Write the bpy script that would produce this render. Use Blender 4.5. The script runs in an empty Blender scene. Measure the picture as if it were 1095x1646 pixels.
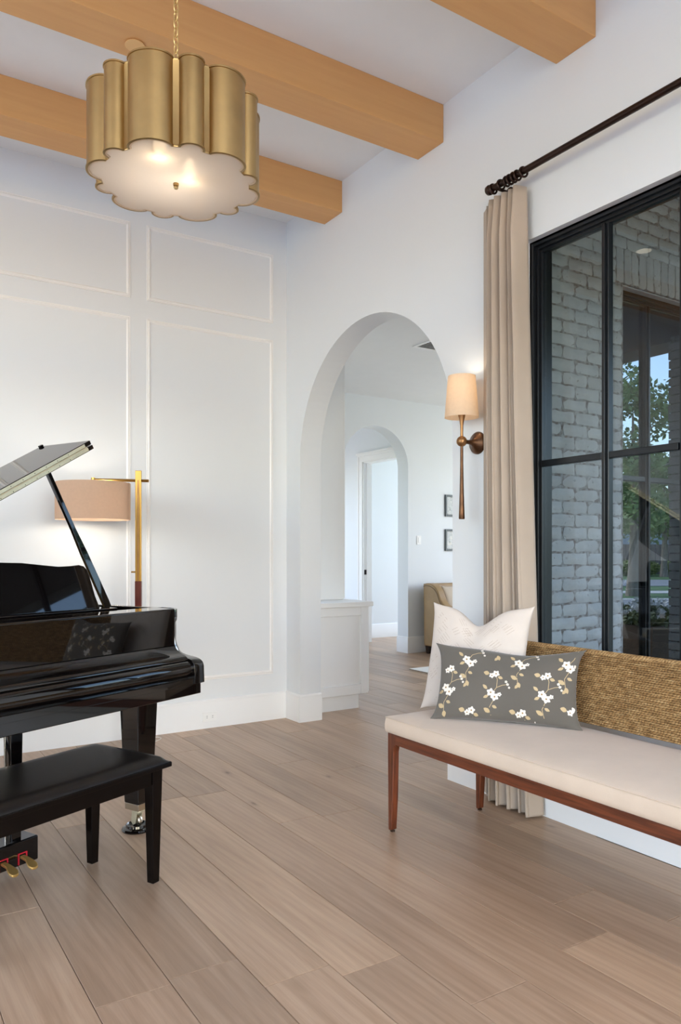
import bpy, bmesh, math, random
from mathutils import Vector, Matrix, Euler
R = math.radians
random.seed(7)
scene = bpy.context.scene
col = scene.collection

# ------------------------------------------------------------------ camera
cam_d = bpy.data.cameras.new('camera')
cam = bpy.data.objects.new('camera', cam_d); col.objects.link(cam)
cam.location = (0, 0, 1.3)
cam.rotation_euler = (R(90), 0, -R(32.76))
cam_d.sensor_fit = 'VERTICAL'
cam_d.sensor_height = 36.0
cam_d.lens = 36.0 * 1224.0 / 1646.0
cam_d.shift_y = (888.0 - 823.0) / 1646.0
cam_d.clip_start = 0.05
cam_d.clip_end = 500
scene.camera = cam

# ------------------------------------------------------------------ world
world = bpy.data.worlds.new('world'); scene.world = world
world.use_nodes = True
wn = world.node_tree.nodes; wl = world.node_tree.links
bg = wn['Background']
sky = wn.new('ShaderNodeTexSky')
sky.sky_type = 'NISHITA'
sky.sun_disc = False
sky.sun_elevation = R(42)
sky.sun_rotation = R(200)
sky.air_density = 1.0; sky.dust_density = 1.5; sky.ozone_density = 1.0
wl.new(sky.outputs[0], bg.inputs[0])
bg.inputs[1].default_value = 2.2

# ------------------------------------------------------------------ added area lamps, unseen, filling room and hall like window daylight; exposure
def area(name, loc, rot, sx, sy, power, colour=(0.86, 0.935, 1.0)):
    l = bpy.data.lights.new(name, 'AREA'); l.shape = 'RECTANGLE'
    l.size = sx; l.size_y = sy; l.energy = power; l.color = colour
    o = bpy.data.objects.new(name, l); col.objects.link(o)
    o.location = loc; o.rotation_euler = rot
    return o
area('rear_window_fill', (-0.2, -3.12, 2.05), (R(118), 0, 0), 4.4, 3.0, 22)  # added fill lamp at the opening, tilted up to lift the upper walls
area('left_window_fill', (-3.72, 1.6, 2.05), (R(118), 0, -R(90)), 4.6, 3.0, 60)  # second fill lamp, added unseen and aimed upward to lighten the ceiling
area('hall_fill', (8.9, 5.0, 1.75), (R(112), 0, R(90)), 3.6, 2.4, 180, (1, 0.94, 0.90))  # lamp added out of view to brighten the hall and its ceiling
area('far_room_fill', (9.4, 8.7, 1.6), (R(90), 0, R(90)), 1.2, 2.2, 75, (1, 0.945, 0.905))  # added lamp, unseen, keeping the room past the doorway bright
area('lobby_fill', (4.35, 9.4, 1.6), (R(90), 0, -R(90)), 1.2, 2.2, 20, (1, 0.94, 0.89))  # weak lamp added out of view to lift the lobby

vs = scene.view_settings
vs.view_transform = 'Standard'
vs.look = 'None'
vs.gamma = 1.0
vs.use_curve_mapping = False
vs.exposure = -0.86
cy = scene.cycles
cy.max_bounces = 10
cy.diffuse_bounces = 5
cy.glossy_bounces = 5
cy.transmission_bounces = 6
cy.transparent_max_bounces = 16
cy.sample_clamp_indirect = 6.0
cy.caustics_reflective = False
cy.caustics_refractive = False

# ------------------------------------------------------------------ material helpers
def srgb(r, g, b):
    f = lambda c: (c / 255 / 12.92) if c / 255 <= 0.04045 else ((c / 255 + 0.055) / 1.055) ** 2.4
    return (f(r), f(g), f(b), 1.0)
class NT:
    def __init__(s, name):
        s.m = bpy.data.materials.new(name); s.m.use_nodes = True
        s.t = s.m.node_tree; s.n = s.t.nodes
        s.b = s.n['Principled BSDF']; s.out = s.n['Material Output']
    def new(s, typ, **kw):
        nd = s.n.new(typ)
        for k, v in kw.items(): setattr(nd, k, v)
        return nd
    def link(s, a, b): s.t.links.new(a, b)
    def set(s, **kw):
        for k, v in kw.items(): s.b.inputs[k.replace('_', ' ')].default_value = v
    def ramp(s, fac, stops):
        r = s.new('ShaderNodeValToRGB'); e = r.color_ramp.elements
        e[0].position, e[0].color = stops[0]; e[1].position, e[1].color = stops[-1]
        for p, c in stops[1:-1]:
            x = e.new(p); x.color = c
        s.link(fac, r.inputs[0]); return r.outputs[0]
    def noise(s, vec, scale, detail=3, rough=0.55, dist=0.0):
        n = s.new('ShaderNodeTexNoise'); n.inputs['Scale'].default_value = scale
        n.inputs['Detail'].default_value = detail; n.inputs['Roughness'].default_value = rough
        n.inputs['Distortion'].default_value = dist
        if vec is not None: s.link(vec, n.inputs['Vector'])
        return n.outputs['Fac']
    def coord(s, kind='Object', scale=(1, 1, 1), rand=False):
        tc = s.new('ShaderNodeTexCoord'); mp = s.new('ShaderNodeMapping')
        mp.inputs['Scale'].default_value = scale
        s.link(tc.outputs[kind], mp.inputs['Vector'])
        if rand:
            oi = s.new('ShaderNodeObjectInfo'); mu = s.new('ShaderNodeMath', operation='MULTIPLY'); mu.inputs[1].default_value = 97.0
            s.link(oi.outputs['Random'], mu.inputs[0])
            cb = s.new('ShaderNodeCombineXYZ')
            for i in range(3): s.link(mu.outputs[0], cb.inputs[i])
            s.link(cb.outputs[0], mp.inputs['Location'])
        return mp.outputs[0]
    def bump(s, h, strength=0.2, dist=0.01):
        b = s.new('ShaderNodeBump'); b.inputs['Strength'].default_value = strength; b.inputs['Distance'].default_value = dist
        s.link(h, b.inputs['Height']); s.link(b.outputs[0], s.b.inputs['Normal'])
    def mix(s, fac, a, b, mode='MIX'):
        m = s.new('ShaderNodeMix', data_type='RGBA', blend_type=mode)
        for k, v in ((0, fac), (6, a), (7, b)):
            if hasattr(v, 'is_output'): s.link(v, m.inputs[k])
            else: m.inputs[k].default_value = v
        return m.outputs[2]
M = {}
def plain(key, c, rough=0.5, metal=0.0, spec=0.5, noise=0.0, nscale=6, bump=0.0, bscale=80, coat=0.0):
    t = NT(key); t.set(Base_Color=c, Roughness=rough, Metallic=metal); t.b.inputs['Specular IOR Level'].default_value = spec
    if coat:
        t.b.inputs['Coat Weight'].default_value = coat; t.b.inputs['Coat Roughness'].default_value = 0.02
    if noise:
        f = t.noise(t.coord(), nscale, 4)
        d = tuple(x * (1 - noise) for x in c[:3]) + (1,); l = tuple(min(1, x * (1 + noise)) for x in c[:3]) + (1,)
        t.link(t.ramp(f, [(0.3, d), (0.7, l)]), t.b.inputs['Base Color'])
    if bump:
        t.bump(t.noise(t.coord(), bscale, 3), bump, 0.003)
    M[key] = t.m; return t

plain('wall_paint', srgb(225, 229, 232), 0.55, noise=0.008, nscale=1.2, bump=0.05, bscale=150)
plain('trim_paint', srgb(238, 238, 237), 0.32, noise=0.006)
plain('ceiling_paint', srgb(231, 232, 233), 0.7, noise=0.01)
plain('black_steel', srgb(24, 28, 32), 0.3, metal=0.2, noise=0.2)
plain('brass', srgb(184, 144, 78), 0.3, metal=1.0, noise=0.02)
plain('antique_brass', srgb(174, 146, 100), 0.36, metal=1.0, noise=0.10, nscale=9)
plain('gold_chain', srgb(226, 196, 136), 0.3, metal=0.85)
plain('bronze_dark', srgb(44, 27, 20), 0.32, metal=0.6, noise=0.25, nscale=14)
plain('bronze_brown', srgb(96, 68, 48), 0.36, metal=0.85, noise=0.3, nscale=22)
plain('bronze_warm', srgb(150, 112, 74), 0.36, metal=0.85, noise=0.2, nscale=22)
plain('lacquer', srgb(8, 6, 6), 0.03, spec=0.4, coat=0.5)
plain('black_wood', srgb(11, 7, 6), 0.16, spec=0.18, noise=0.3, nscale=14)
plain('black_leather', srgb(17, 13, 11), 0.34, spec=0.35, noise=0.25, nscale=20, bump=0.12, bscale=420)
plain('nickel', srgb(212, 206, 190), 0.2, metal=1.0)
plain('hinge_brass', srgb(214, 206, 178), 0.3, metal=0.7, noise=0.08, nscale=30)
plain('pedal_brass', srgb(214, 174, 104), 0.3, metal=0.75)
plain('red_felt', srgb(190, 22, 40), 0.95)
plain('screw', srgb(60, 52, 40), 0.4, metal=0.8)
plain('piano_plate', srgb(176, 140, 78), 0.35, metal=0.7)
plain('switch_plastic', srgb(240, 240, 238), 0.35)
plain('slot_dark', srgb(70, 68, 66), 0.6)
plain('vent_grey', srgb(150, 150, 150), 0.6)
plain('latch_black', srgb(40, 40, 42), 0.4, metal=0.5)
plain('picture_frame', srgb(66, 76, 80), 0.4)
plain('tan_leather', srgb(158, 128, 86), 0.45, noise=0.1, nscale=8)
plain('tan_piping', srgb(120, 94, 60), 0.5)
plain('dark_leg', srgb(52, 36, 26), 0.35)
plain('cord_white', srgb(226, 218, 206), 0.5)
plain('beam_cover', srgb(222, 176, 116), 0.5)
plain('flower_white', srgb(226, 220, 210), 0.7)
plain('flower_tan', srgb(188, 166, 128), 0.7)
plain('flower_heart', srgb(150, 120, 74), 0.7)
plain('petal_garden', srgb(235, 238, 238), 0.6)
plain('planter_metal', srgb(84, 70, 60), 0.5, metal=0.3, noise=0.1)
plain('road', srgb(150, 150, 150), 0.8, noise=0.06, nscale=3)
plain('sidewalk', srgb(206, 202, 194), 0.8, noise=0.05, nscale=3)
plain('patio', srgb(120, 120, 122), 0.6, noise=0.1, nscale=4)
plain('reflector_pale', srgb(222, 222, 224), 0.8, noise=0.04, nscale=3)
plain('porch_ceiling', srgb(110, 104, 98), 0.7, noise=0.05)
plain('house_wall', srgb(186, 200, 214), 0.7, noise=0.03)
plain('house_roof', srgb(88, 82, 80), 0.8, noise=0.2)
plain('fence_wood', srgb(128, 116, 110), 0.8, noise=0.2, nscale=5)
plain('cord_stitch', srgb(172, 154, 136), 0.8)

# oak planks
t = NT('oak_floor'); t.set(Roughness=0.36)
g = t.noise(t.coord('Object', (9, 0.55, 1), rand=True), 2.0, 4, 0.55, 0.5)
g2 = t.noise(t.coord('Object', (150, 4.0, 1), rand=True), 1.6, 3, 0.6, 0.1)
wv = t.new('ShaderNodeTexWave', wave_type='RINGS', rings_direction='SPHERICAL'); wv.inputs['Scale'].default_value = 1.0
wv.inputs['Distortion'].default_value = 5.0; wv.inputs['Detail'].default_value = 3.0; wv.inputs['Detail Scale'].default_value = 0.7
t.link(t.coord('Object', (17, 1.1, 1), rand=True), wv.inputs['Vector'])
blot = t.noise(t.coord('Object', (3.0, 0.8, 1), rand=True), 1.3, 3, 0.5)
base = t.ramp(g, [(0.3, srgb(168, 140, 115)), (0.5, srgb(179, 151, 126)), (0.7, srgb(189, 162, 137))])
fine = t.ramp(g2, [(0.3, (0.91, 0.905, 0.90, 1)), (0.58, (1, 1, 1, 1))])
c1 = t.mix(0.8, base, fine, 'MULTIPLY')
ring = t.ramp(wv.outputs['Fac'], [(0.2, (0.90, 0.89, 0.88, 1)), (0.55, (1.01, 1.01, 1.01, 1))])
c1 = t.mix(0.6, c1, ring, 'MULTIPLY')
bl = t.ramp(blot, [(0.32, (0.88, 0.87, 0.86, 1)), (0.62, (1.04, 1.04, 1.03, 1))])
c2 = t.mix(0.9, c1, bl, 'MULTIPLY')
vo = t.new('ShaderNodeTexVoronoi'); vo.inputs['Scale'].default_value = 1.0; vo.inputs['Randomness'].default_value = 1.0
kv = t.coord('Object', (4.0, 1.5, 0.3), rand=True)
ds = t.new('ShaderNodeMapping'); t.link(kv, ds.inputs['Vector'])
nz = t.new('ShaderNodeTexNoise'); nz.inputs['Scale'].default_value = 6.0; t.link(kv, nz.inputs['Vector'])
ad = t.new('ShaderNodeVectorMath', operation='MULTIPLY_ADD'); ad.inputs[1].default_value = (0.06, 0.05, 0); t.link(nz.outputs['Color'], ad.inputs[0]); t.link(kv, ad.inputs[2])
t.link(ad.outputs[0], vo.inputs['Vector'])
kn = t.ramp(vo.outputs['Distance'], [(0.0, (0.25, 0.2, 0.17, 1)), (0.022, (0.42, 0.37, 0.33, 1)), (0.05, (0.86, 0.85, 0.83, 1)), (0.11, (1, 1, 1, 1))])
sel = t.ramp(vo.outputs['Color'], [(0.40, (0, 0, 0, 1)), (0.41, (1, 1, 1, 1))])
c3 = t.mix(sel, c2, t.mix(0.85, c2, kn, 'MULTIPLY'))
oi = t.new('ShaderNodeObjectInfo')
tint = t.ramp(oi.outputs['Random'], [(0.0, (0.83, 0.82, 0.81, 1)), (0.35, (0.95, 0.94, 0.94, 1)), (0.65, (1.02, 1.015, 1.01, 1)), (1.0, (1.12, 1.11, 1.08, 1))])
t.link(t.mix(1.0, c3, tint, 'MULTIPLY'), t.b.inputs['Base Color'])
t.bump(g2, 0.1, 0.0015)
M['oak'] = t.m

def wood(key, dark, light, rough, scale, axis_scale, bump=0.05, coat=0.0):
    t = NT(key); t.set(Roughness=rough)
    v = t.coord('Object', axis_scale, rand=True)
    g = t.noise(v, scale, 5, 0.6, 0.3)
    t.link(t.ramp(g, [(0.3, dark), (0.7, light)]), t.b.inputs['Base Color'])
    t.b.inputs['Coat Weight'].default_value = coat
    t.bump(g, bump, 0.002); M[key] = t.m
wood('beam_wood', srgb(205, 152, 94), srgb(212, 160, 101), 0.5, 3, (0.5, 8, 8), 0.04)
wood('walnut', srgb(66, 30, 15), srgb(116, 60, 34), 0.34, 4, (22, 1.2, 22), 0.05, 0.1)
wood('walnut_leg', srgb(66, 30, 15), srgb(116, 60, 34), 0.34, 4, (22, 22, 1.5), 0.05, 0.1)
wood('lamp_wood', srgb(76, 24, 16), srgb(110, 40, 26), 0.3, 4, (30, 30, 2), 0.05, 0.2)
wood('bark', srgb(108, 98, 88), srgb(156, 144, 132), 0.9, 3, (5, 5, 1), 0.6)

def fabric(key, c, rough=0.9, weave=700, amt=0.08, bump=0.25, sheen=0.2, big=3):
    t = NT(key); t.set(Roughness=rough); t.b.inputs['Sheen Weight'].default_value = sheen
    f = t.noise(t.coord('Object', (1, 1, 1)), big, 4)
    w = t.noise(t.coord('Object', (weave, weave, weave)), 1.0, 2)
    d = tuple(x * (1 - amt) for x in c[:3]) + (1,); l = tuple(min(1, x * (1 + amt)) for x in c[:3]) + (1,)
    a = t.ramp(f, [(0.3, d), (0.7, l)])
    b = t.ramp(w, [(0.3, (0.96, 0.96, 0.96, 1)), (0.7, (1.02, 1.02, 1.02, 1))])
    t.link(t.mix(1.0, a, b, 'MULTIPLY'), t.b.inputs['Base Color'])
    t.bump(w, bump, 0.001); M[key] = t.m; return t
fabric('curtain_linen', srgb(178, 162, 146), big=2)
fabric('seat_linen', srgb(206, 187, 168), big=5, amt=0.05)
fabric('pillow_cream', srgb(212, 201, 191), big=6, amt=0.04)
fabric('pillow_grey', srgb(94, 89, 82), big=5, amt=0.05, sheen=0.3)
fabric('pillow_beige', srgb(190, 174, 154))
fabric('rug', srgb(222, 220, 214))

# seagrass weave: twisted cords along the bench
t = NT('seagrass'); t.set(Roughness=0.8)
tc = t.new('ShaderNodeTexCoord')
sx = t.new('ShaderNodeSeparateXYZ'); t.link(tc.outputs['Object'], sx.inputs[0])
def mth(op, x, y=None, z=None):
    nd = t.new('ShaderNodeMath', operation=op)
    for i_, q_ in enumerate((x, y, z)):
        if q_ is None: continue
        if hasattr(q_, 'is_output'): t.link(q_, nd.inputs[i_])
        else: nd.inputs[i_].default_value = q_
    return nd.outputs[0]
ROWH = (0.862 - 0.565) / 34
rowf = mth('DIVIDE', mth('SUBTRACT', sx.outputs['Z'], 0.565), ROWH)
fr_ = mth('FRACT', rowf); row_ = mth('FLOOR', rowf)
jit = t.noise(t.coord('Object', (0, 18, 60)), 1.0, 2)
tw = mth('SINE', mth('ADD', mth('ADD', mth('MULTIPLY', sx.outputs['Y'], 430.0), mth('MULTIPLY', fr_, 3.4)), mth('ADD', mth('MULTIPLY', row_, 2.39), mth('MULTIPLY', jit, 14.0))))
tw = mth('MULTIPLY_ADD', tw, 0.5, 0.5)
edge_ = mth('SINE', mth('MULTIPLY', fr_, math.pi))
n1 = t.noise(t.coord('Object', (30, 26, 110)), 1.0, 3)
n2 = t.noise(t.coord('Object', (6, 7, 9)), 1.0, 3)
a = t.ramp(n1, [(0.25, srgb(122, 90, 50)), (0.5, srgb(168, 132, 84)), (0.75, srgb(208, 176, 126))])
b = t.ramp(tw, [(0.0, (0.42, 0.38, 0.33, 1)), (0.45, (1.0, 1.0, 1.0, 1)), (1.0, (1.1, 1.1, 1.1, 1))])  # shade in the gaps between cord twists is painted into this ramp
c = t.ramp(n2, [(0.3, (0.86, 0.85, 0.84, 1)), (0.7, (1.05, 1.05, 1.05, 1))])
t.link(t.mix(1.0, t.mix(0.85, a, b, 'MULTIPLY'), c, 'MULTIPLY'), t.b.inputs['Base Color'])
t.bump(mth('MULTIPLY', tw, edge_), 0.6, 0.004)
M['seagrass'] = t.m

# painted brick and its mortar
t = NT('painted_brick'); t.set(Roughness=0.75)
n1 = t.noise(t.coord('Object', (1, 1, 1), rand=True), 9, 5)
n2 = t.noise(t.coord('Object', (1, 1, 1), rand=True), 45, 4)
oi = t.new('ShaderNodeObjectInfo')
tn = t.ramp(oi.outputs['Random'], [(0, (0.93, 0.93, 0.93, 1)), (1, (1.05, 1.05, 1.05, 1))])
cc = t.ramp(n1, [(0.3, srgb(170, 172, 175)), (0.7, srgb(188, 190, 192))])
sp = t.ramp(n2, [(0.26, (0.5, 0.48, 0.46, 1)), (0.36, (1, 1, 1, 1))])
t.link(t.mix(1.0, t.mix(1.0, cc, tn, 'MULTIPLY'), sp, 'MULTIPLY'), t.b.inputs['Base Color'])
t.bump(n2, 0.35, 0.006); M['brick'] = t.m
t = NT('painted_mortar'); t.set(Roughness=0.9)
n2 = t.noise(t.coord('Object'), 38, 5)
t.link(t.ramp(n2, [(0.36, srgb(112, 104, 100)), (0.6, srgb(164, 164, 166))]), t.b.inputs['Base Color'])
t.bump(n2, 0.6, 0.01); M['mortar'] = t.m

# glass: clear pane with its own reflection
def glass(key, tint, ior=1.5, refl=None):
    t = NT(key); t.n.remove(t.b)
    tr = t.new('ShaderNodeBsdfTransparent'); tr.inputs[0].default_value = tint
    gl = t.new('ShaderNodeBsdfGlossy'); gl.inputs['Roughness'].default_value = 0.0
    mx = t.new('ShaderNodeMixShader')
    if refl is None:
        lw = t.new('ShaderNodeLayerWeight'); lw.inputs[0].default_value = 0.5
        pw = t.new('ShaderNodeMath', operation='POWER'); pw.inputs[1].default_value = 5.0; t.link(lw.outputs['Facing'], pw.inputs[0])
        ma = t.new('ShaderNodeMath', operation='MULTIPLY_ADD'); ma.inputs[1].default_value = 0.96; ma.inputs[2].default_value = 0.04
        t.link(pw.outputs[0], ma.inputs[0]); t.link(ma.outputs[0], mx.inputs[0])
    else:
        mx.inputs[0].default_value = refl
        gl.inputs[0].default_value = (0.9, 0.93, 0.95, 1)
    t.link(tr.outputs[0], mx.inputs[1]); t.link(gl.outputs[0], mx.inputs[2]); t.link(mx.outputs[0], t.out.inputs[0])
    M[key] = t.m
glass('window_glass', (0.72, 0.76, 0.78, 1))
glass('mirror_coated_glass', (0.03, 0.035, 0.04, 1), refl=0.32)
glass('picture_glass', (0.95, 0.95, 0.95, 1))

# lit shades and diffusers: thin translucent cloth / frosted glass lit by the bulb inside
def shade_mat(key, c, trans=0.5, glow=None, glow_s=0.0):
    t = NT(key); t.n.remove(t.b)
    df = t.new('ShaderNodeBsdfDiffuse'); df.inputs[0].default_value = c
    tl = t.new('ShaderNodeBsdfTranslucent'); tl.inputs[0].default_value = c
    w = t.noise(t.coord('Object', (1, 1, 1)), 60, 3)
    cc = t.ramp(w, [(0.3, tuple(x * 0.95 for x in c[:3]) + (1,)), (0.7, c)])
    t.link(cc, df.inputs[0]); t.link(cc, tl.inputs[0])
    mx = t.new('ShaderNodeMixShader'); mx.inputs[0].default_value = trans
    t.link(df.outputs[0], mx.inputs[1]); t.link(tl.outputs[0], mx.inputs[2])
    t.link(mx.outputs[0], t.out.inputs[0]); M[key] = t.m
shade_mat('shade_linen', srgb(214, 190, 168), 0.40)
shade_mat('shade_silk', srgb(246, 230, 208), 0.55)
def emit(key, c, s):
    t = NT(key); t.n.remove(t.b)
    e = t.new('ShaderNodeEmission'); e.inputs[0].default_value = c; e.inputs[1].default_value = s
    t.link(e.outputs[0], t.out.inputs[0]); M[key] = t.m
emit('bulb', (1, 0.80, 0.55, 1), 20)
emit('lamp_bulb', (1, 0.80, 0.55, 1), 6)
emit('can_light', (1, 0.86, 0.66, 1), 9)
# frosted glass of the ceiling lantern: mostly diffusing, a little straight-through so the bulbs show as soft spots
t = NT('frosted_glass'); t.n.remove(t.b)
tl = t.new('ShaderNodeBsdfTranslucent'); tl.inputs[0].default_value = (0.95, 0.86, 0.76, 1)
df = t.new('ShaderNodeBsdfDiffuse'); df.inputs[0].default_value = (0.86, 0.78, 0.69, 1)
rf = t.new('ShaderNodeBsdfRefraction'); rf.inputs['IOR'].default_value = 1.02; rf.inputs['Roughness'].default_value = 0.9; rf.inputs[0].default_value = (1, 0.93, 0.83, 1)
m1 = t.new('ShaderNodeMixShader'); m1.inputs[0].default_value = 0.62
t.link(df.outputs[0], m1.inputs[1]); t.link(tl.outputs[0], m1.inputs[2])
m2 = t.new('ShaderNodeMixShader'); m2.inputs[0].default_value = 0.05
t.link(m1.outputs[0], m2.inputs[1]); t.link(rf.outputs[0], m2.inputs[2]); t.link(m2.outputs[0], t.out.inputs[0])
M['frosted'] = t.m

# garden
t = NT('lawn'); t.set(Roughness=0.9)
n1 = t.noise(t.coord('Object'), 0.6, 5); t.link(t.ramp(n1, [(0.3, srgb(70, 98, 54)), (0.7, srgb(110, 138, 84))]), t.b.inputs['Base Color']); M['lawn'] = t.m
def leafm(key, a, b):
    t = NT(key); t.set(Roughness=0.6)
    n1 = t.noise(t.coord('Object'), 1.4, 4); t.link(t.ramp(n1, [(0.35, a), (0.65, b)]), t.b.inputs['Base Color'])
    t.b.inputs['Transmission Weight'].default_value = 0.0; M[key] = t.m
leafm('leaf_tree', srgb(84, 108, 60), srgb(140, 158, 96))
leafm('leaf_bush', srgb(96, 112, 58), srgb(138, 146, 84))
leafm('leaf_planter', srgb(104, 120, 84), srgb(150, 158, 116))
# framed prints
t = NT('print_paper'); t.set(Roughness=0.7)
n1 = t.noise(t.coord('Object', (9, 1, 12)), 3, 5, 0.7, 0.6)
t.link(t.ramp(n1, [(0.38, srgb(128, 142, 150)), (0.5, srgb(206, 216, 220)), (0.8, srgb(228, 232, 232))]), t.b.inputs['Base Color']); M['print_paper'] = t.m

# ------------------------------------------------------------------ object helpers
def obj(name, verts, faces, mat, parent=None, smooth=None, mats=None, fmat=None):
    me = bpy.data.meshes.new(name)
    me.from_pydata([tuple(v) for v in verts], [], faces)
    bm = bmesh.new(); bm.from_mesh(me); bmesh.ops.recalc_face_normals(bm, faces=bm.faces); bm.to_mesh(me); bm.free()
    for m in (mats or [mat]): me.materials.append(M[m])
    if fmat:
        for p, i in zip(me.polygons, fmat): p.material_index = i
    if smooth is not None:
        me.shade_smooth(); me.set_sharp_from_angle(angle=R(smooth))
    o = bpy.data.objects.new(name, me); col.objects.link(o)
    if parent: o.parent = parent
    return o
def tag(o, label=None, cat=None, group=None, kind=None):
    if label: o['label'] = label
    if cat: o['category'] = cat
    if group: o['group'] = group
    if kind: o['kind'] = kind
    return o
def empty(name, loc, rz=0):
    o = bpy.data.objects.new(name, None); col.objects.link(o)
    o.location = loc; o.rotation_euler = (0, 0, rz); o.empty_display_size = 0.1
    return o
def bevel(o, w, seg=2):
    m = o.modifiers.new('bevel', 'BEVEL'); m.width = w; m.segments = seg; m.limit_method = 'ANGLE'; m.angle_limit = R(35)
    m.harden_normals = True
    o.data.shade_smooth(); o.data.set_sharp_from_angle(angle=R(35))
    return o
def boxv(x0, x1, y0, y1, z0, z1):
    v = [(x0, y0, z0), (x1, y0, z0), (x1, y1, z0), (x0, y1, z0), (x0, y0, z1), (x1, y0, z1), (x1, y1, z1), (x0, y1, z1)]
    f = [(0, 3, 2, 1), (4, 5, 6, 7), (0, 1, 5, 4), (1, 2, 6, 5), (2, 3, 7, 6), (3, 0, 4, 7)]
    return v, f
class MB:
    def __init__(s): s.v = []; s.f = []; s.m = []
    def add(s, v, f, mi=0):
        o = len(s.v); s.v += [tuple(p) for p in v]; s.f += [tuple(i + o for i in q) for q in f]; s.m += [mi] * len(f); return s
    def box(s, *a, mi=0): v, f = boxv(*a); return s.add(v, f, mi)
    def build(s, name, mat=None, parent=None, smooth=None, mats=None):
        return obj(name, s.v, s.f, mat, parent, smooth, mats, s.m if mats else None)
def box(name, x0, x1, y0, y1, z0, z1, mat, parent=None, bev=0.0, seg=2):
    v, f = boxv(x0, x1, y0, y1, z0, z1)
    o = obj(name, v, f, mat, parent)
    if bev: bevel(o, bev, seg)
    return o
def prism_v(pts, lo, hi, plane):
    n = len(pts); v = []
    for c in (lo, hi):
        for a, b in pts:
            v.append({'yz': (c, a, b), 'xz': (a, c, b), 'xy': (a, b, c)}[plane])
    f = [tuple(range(n))[::-1], tuple(range(n, 2 * n))] + [(i, (i + 1) % n, n + (i + 1) % n, n + i) for i in range(n)]
    return v, f
def prism(name, pts, lo, hi, plane, mat, parent=None, bev=0, smooth=35, seg=2):
    v, f = prism_v(pts, lo, hi, plane)
    o = obj(name, v, f, mat, parent, smooth)
    if bev: bevel(o, bev, seg)
    return o
def lathe_v(prof, n=24, c=(0, 0, 0), axis='z'):
    v = []; f = []
    for r, h in prof:
        for i in range(n):
            a = 2 * math.pi * i / n; x, y = r * math.cos(a), r * math.sin(a)
            p = {'z': (x, y, h), 'x': (h, x, y), 'y': (x, h, y)}[axis]
            v.append((p[0] + c[0], p[1] + c[1], p[2] + c[2]))
    k = len(prof)
    for j in range(k - 1):
        for i in range(n):
            f.append((j * n + i, j * n + (i + 1) % n, (j + 1) * n + (i + 1) % n, (j + 1) * n + i))
    f.append(tuple(range(n))[::-1]); f.append(tuple(range((k - 1) * n, k * n)))
    return v, f
def lathe(name, prof, mat, parent=None, n=24, c=(0, 0, 0), axis='z', smooth=40):
    v, f = lathe_v(prof, n, c, axis); return obj(name, v, f, mat, parent, smooth)
def tube_v(pts, r, n=10, closed=False):
    pts = [Vector(p) for p in pts]; v = []; f = []; K = len(pts)
    up = None
    for i, p in enumerate(pts):
        if closed: d = (pts[(i + 1) % K] - pts[i - 1]).normalized()
        else: d = (pts[min(i + 1, K - 1)] - pts[max(i - 1, 0)]).normalized()
        if up is None:
            up = Vector((0, 0, 1)) if abs(d.z) < 0.9 else Vector((1, 0, 0))
        a = (up - d * up.dot(d)).normalized(); b = d.cross(a); up = a
        rr = r[i] if isinstance(r, (list, tuple)) else r
        for j in range(n):
            t_ = 2 * math.pi * j / n; v.append(p + a * (rr * math.cos(t_)) + b * (rr * math.sin(t_)))
    for i in range(K if closed else K - 1):
        i2 = (i + 1) % K
        for j in range(n): f.append((i * n + j, i * n + (j + 1) % n, i2 * n + (j + 1) % n, i2 * n + j))
    if not closed:
        f.append(tuple(range(n))[::-1]); f.append(tuple(range((K - 1) * n, K * n)))
    return v, f
def tube(name, pts, r, mat, parent=None, n=10, closed=False):
    v, f = tube_v(pts, r, n, closed); return obj(name, v, f, mat, parent, 50)
def bez(p0, p1, p2, p3, n=12):
    out = []
    for i in range(n + 1):
        t_ = i / n; u_ = 1 - t_
        out.append(tuple(u_ ** 3 * a + 3 * u_ * u_ * t_ * b + 3 * u_ * t_ * t_ * c + t_ ** 3 * d for a, b, c, d in zip(p0, p1, p2, p3)))
    return out
def taper(name, cx, cy, z0, z1, b, t_, mat, parent=None, bev=0.002, dx=0, dy=0):
    """square leg: half-width b at the foot, t_ at the top; the foot shifted by dx, dy"""
    v = [(cx + dx + sx * b, cy + dy + sy * b, z0) for sx, sy in ((-1, -1), (1, -1), (1, 1), (-1, 1))] + [(cx + sx * t_, cy + sy * t_, z1) for sx, sy in ((-1, -1), (1, -1), (1, 1), (-1, 1))]
    o = obj(name, v, [(0, 3, 2, 1), (4, 5, 6, 7), (0, 1, 5, 4), (1, 2, 6, 5), (2, 3, 7, 6), (3, 0, 4, 7)], mat, parent)
    if bev: bevel(o, bev, 2)
    return o

# ================================================================== THE SETTING
XW, XE = 2.895, 3.08          # right wall: room face, hall face
YB = 5.285                    # back wall
CEIL = 3.90
HC = 3.25                     # hall ceiling
YR, XL = -2.9, -3.5           # rear and left walls (behind the camera)
YF = 7.79                     # far wall of the hall

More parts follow.
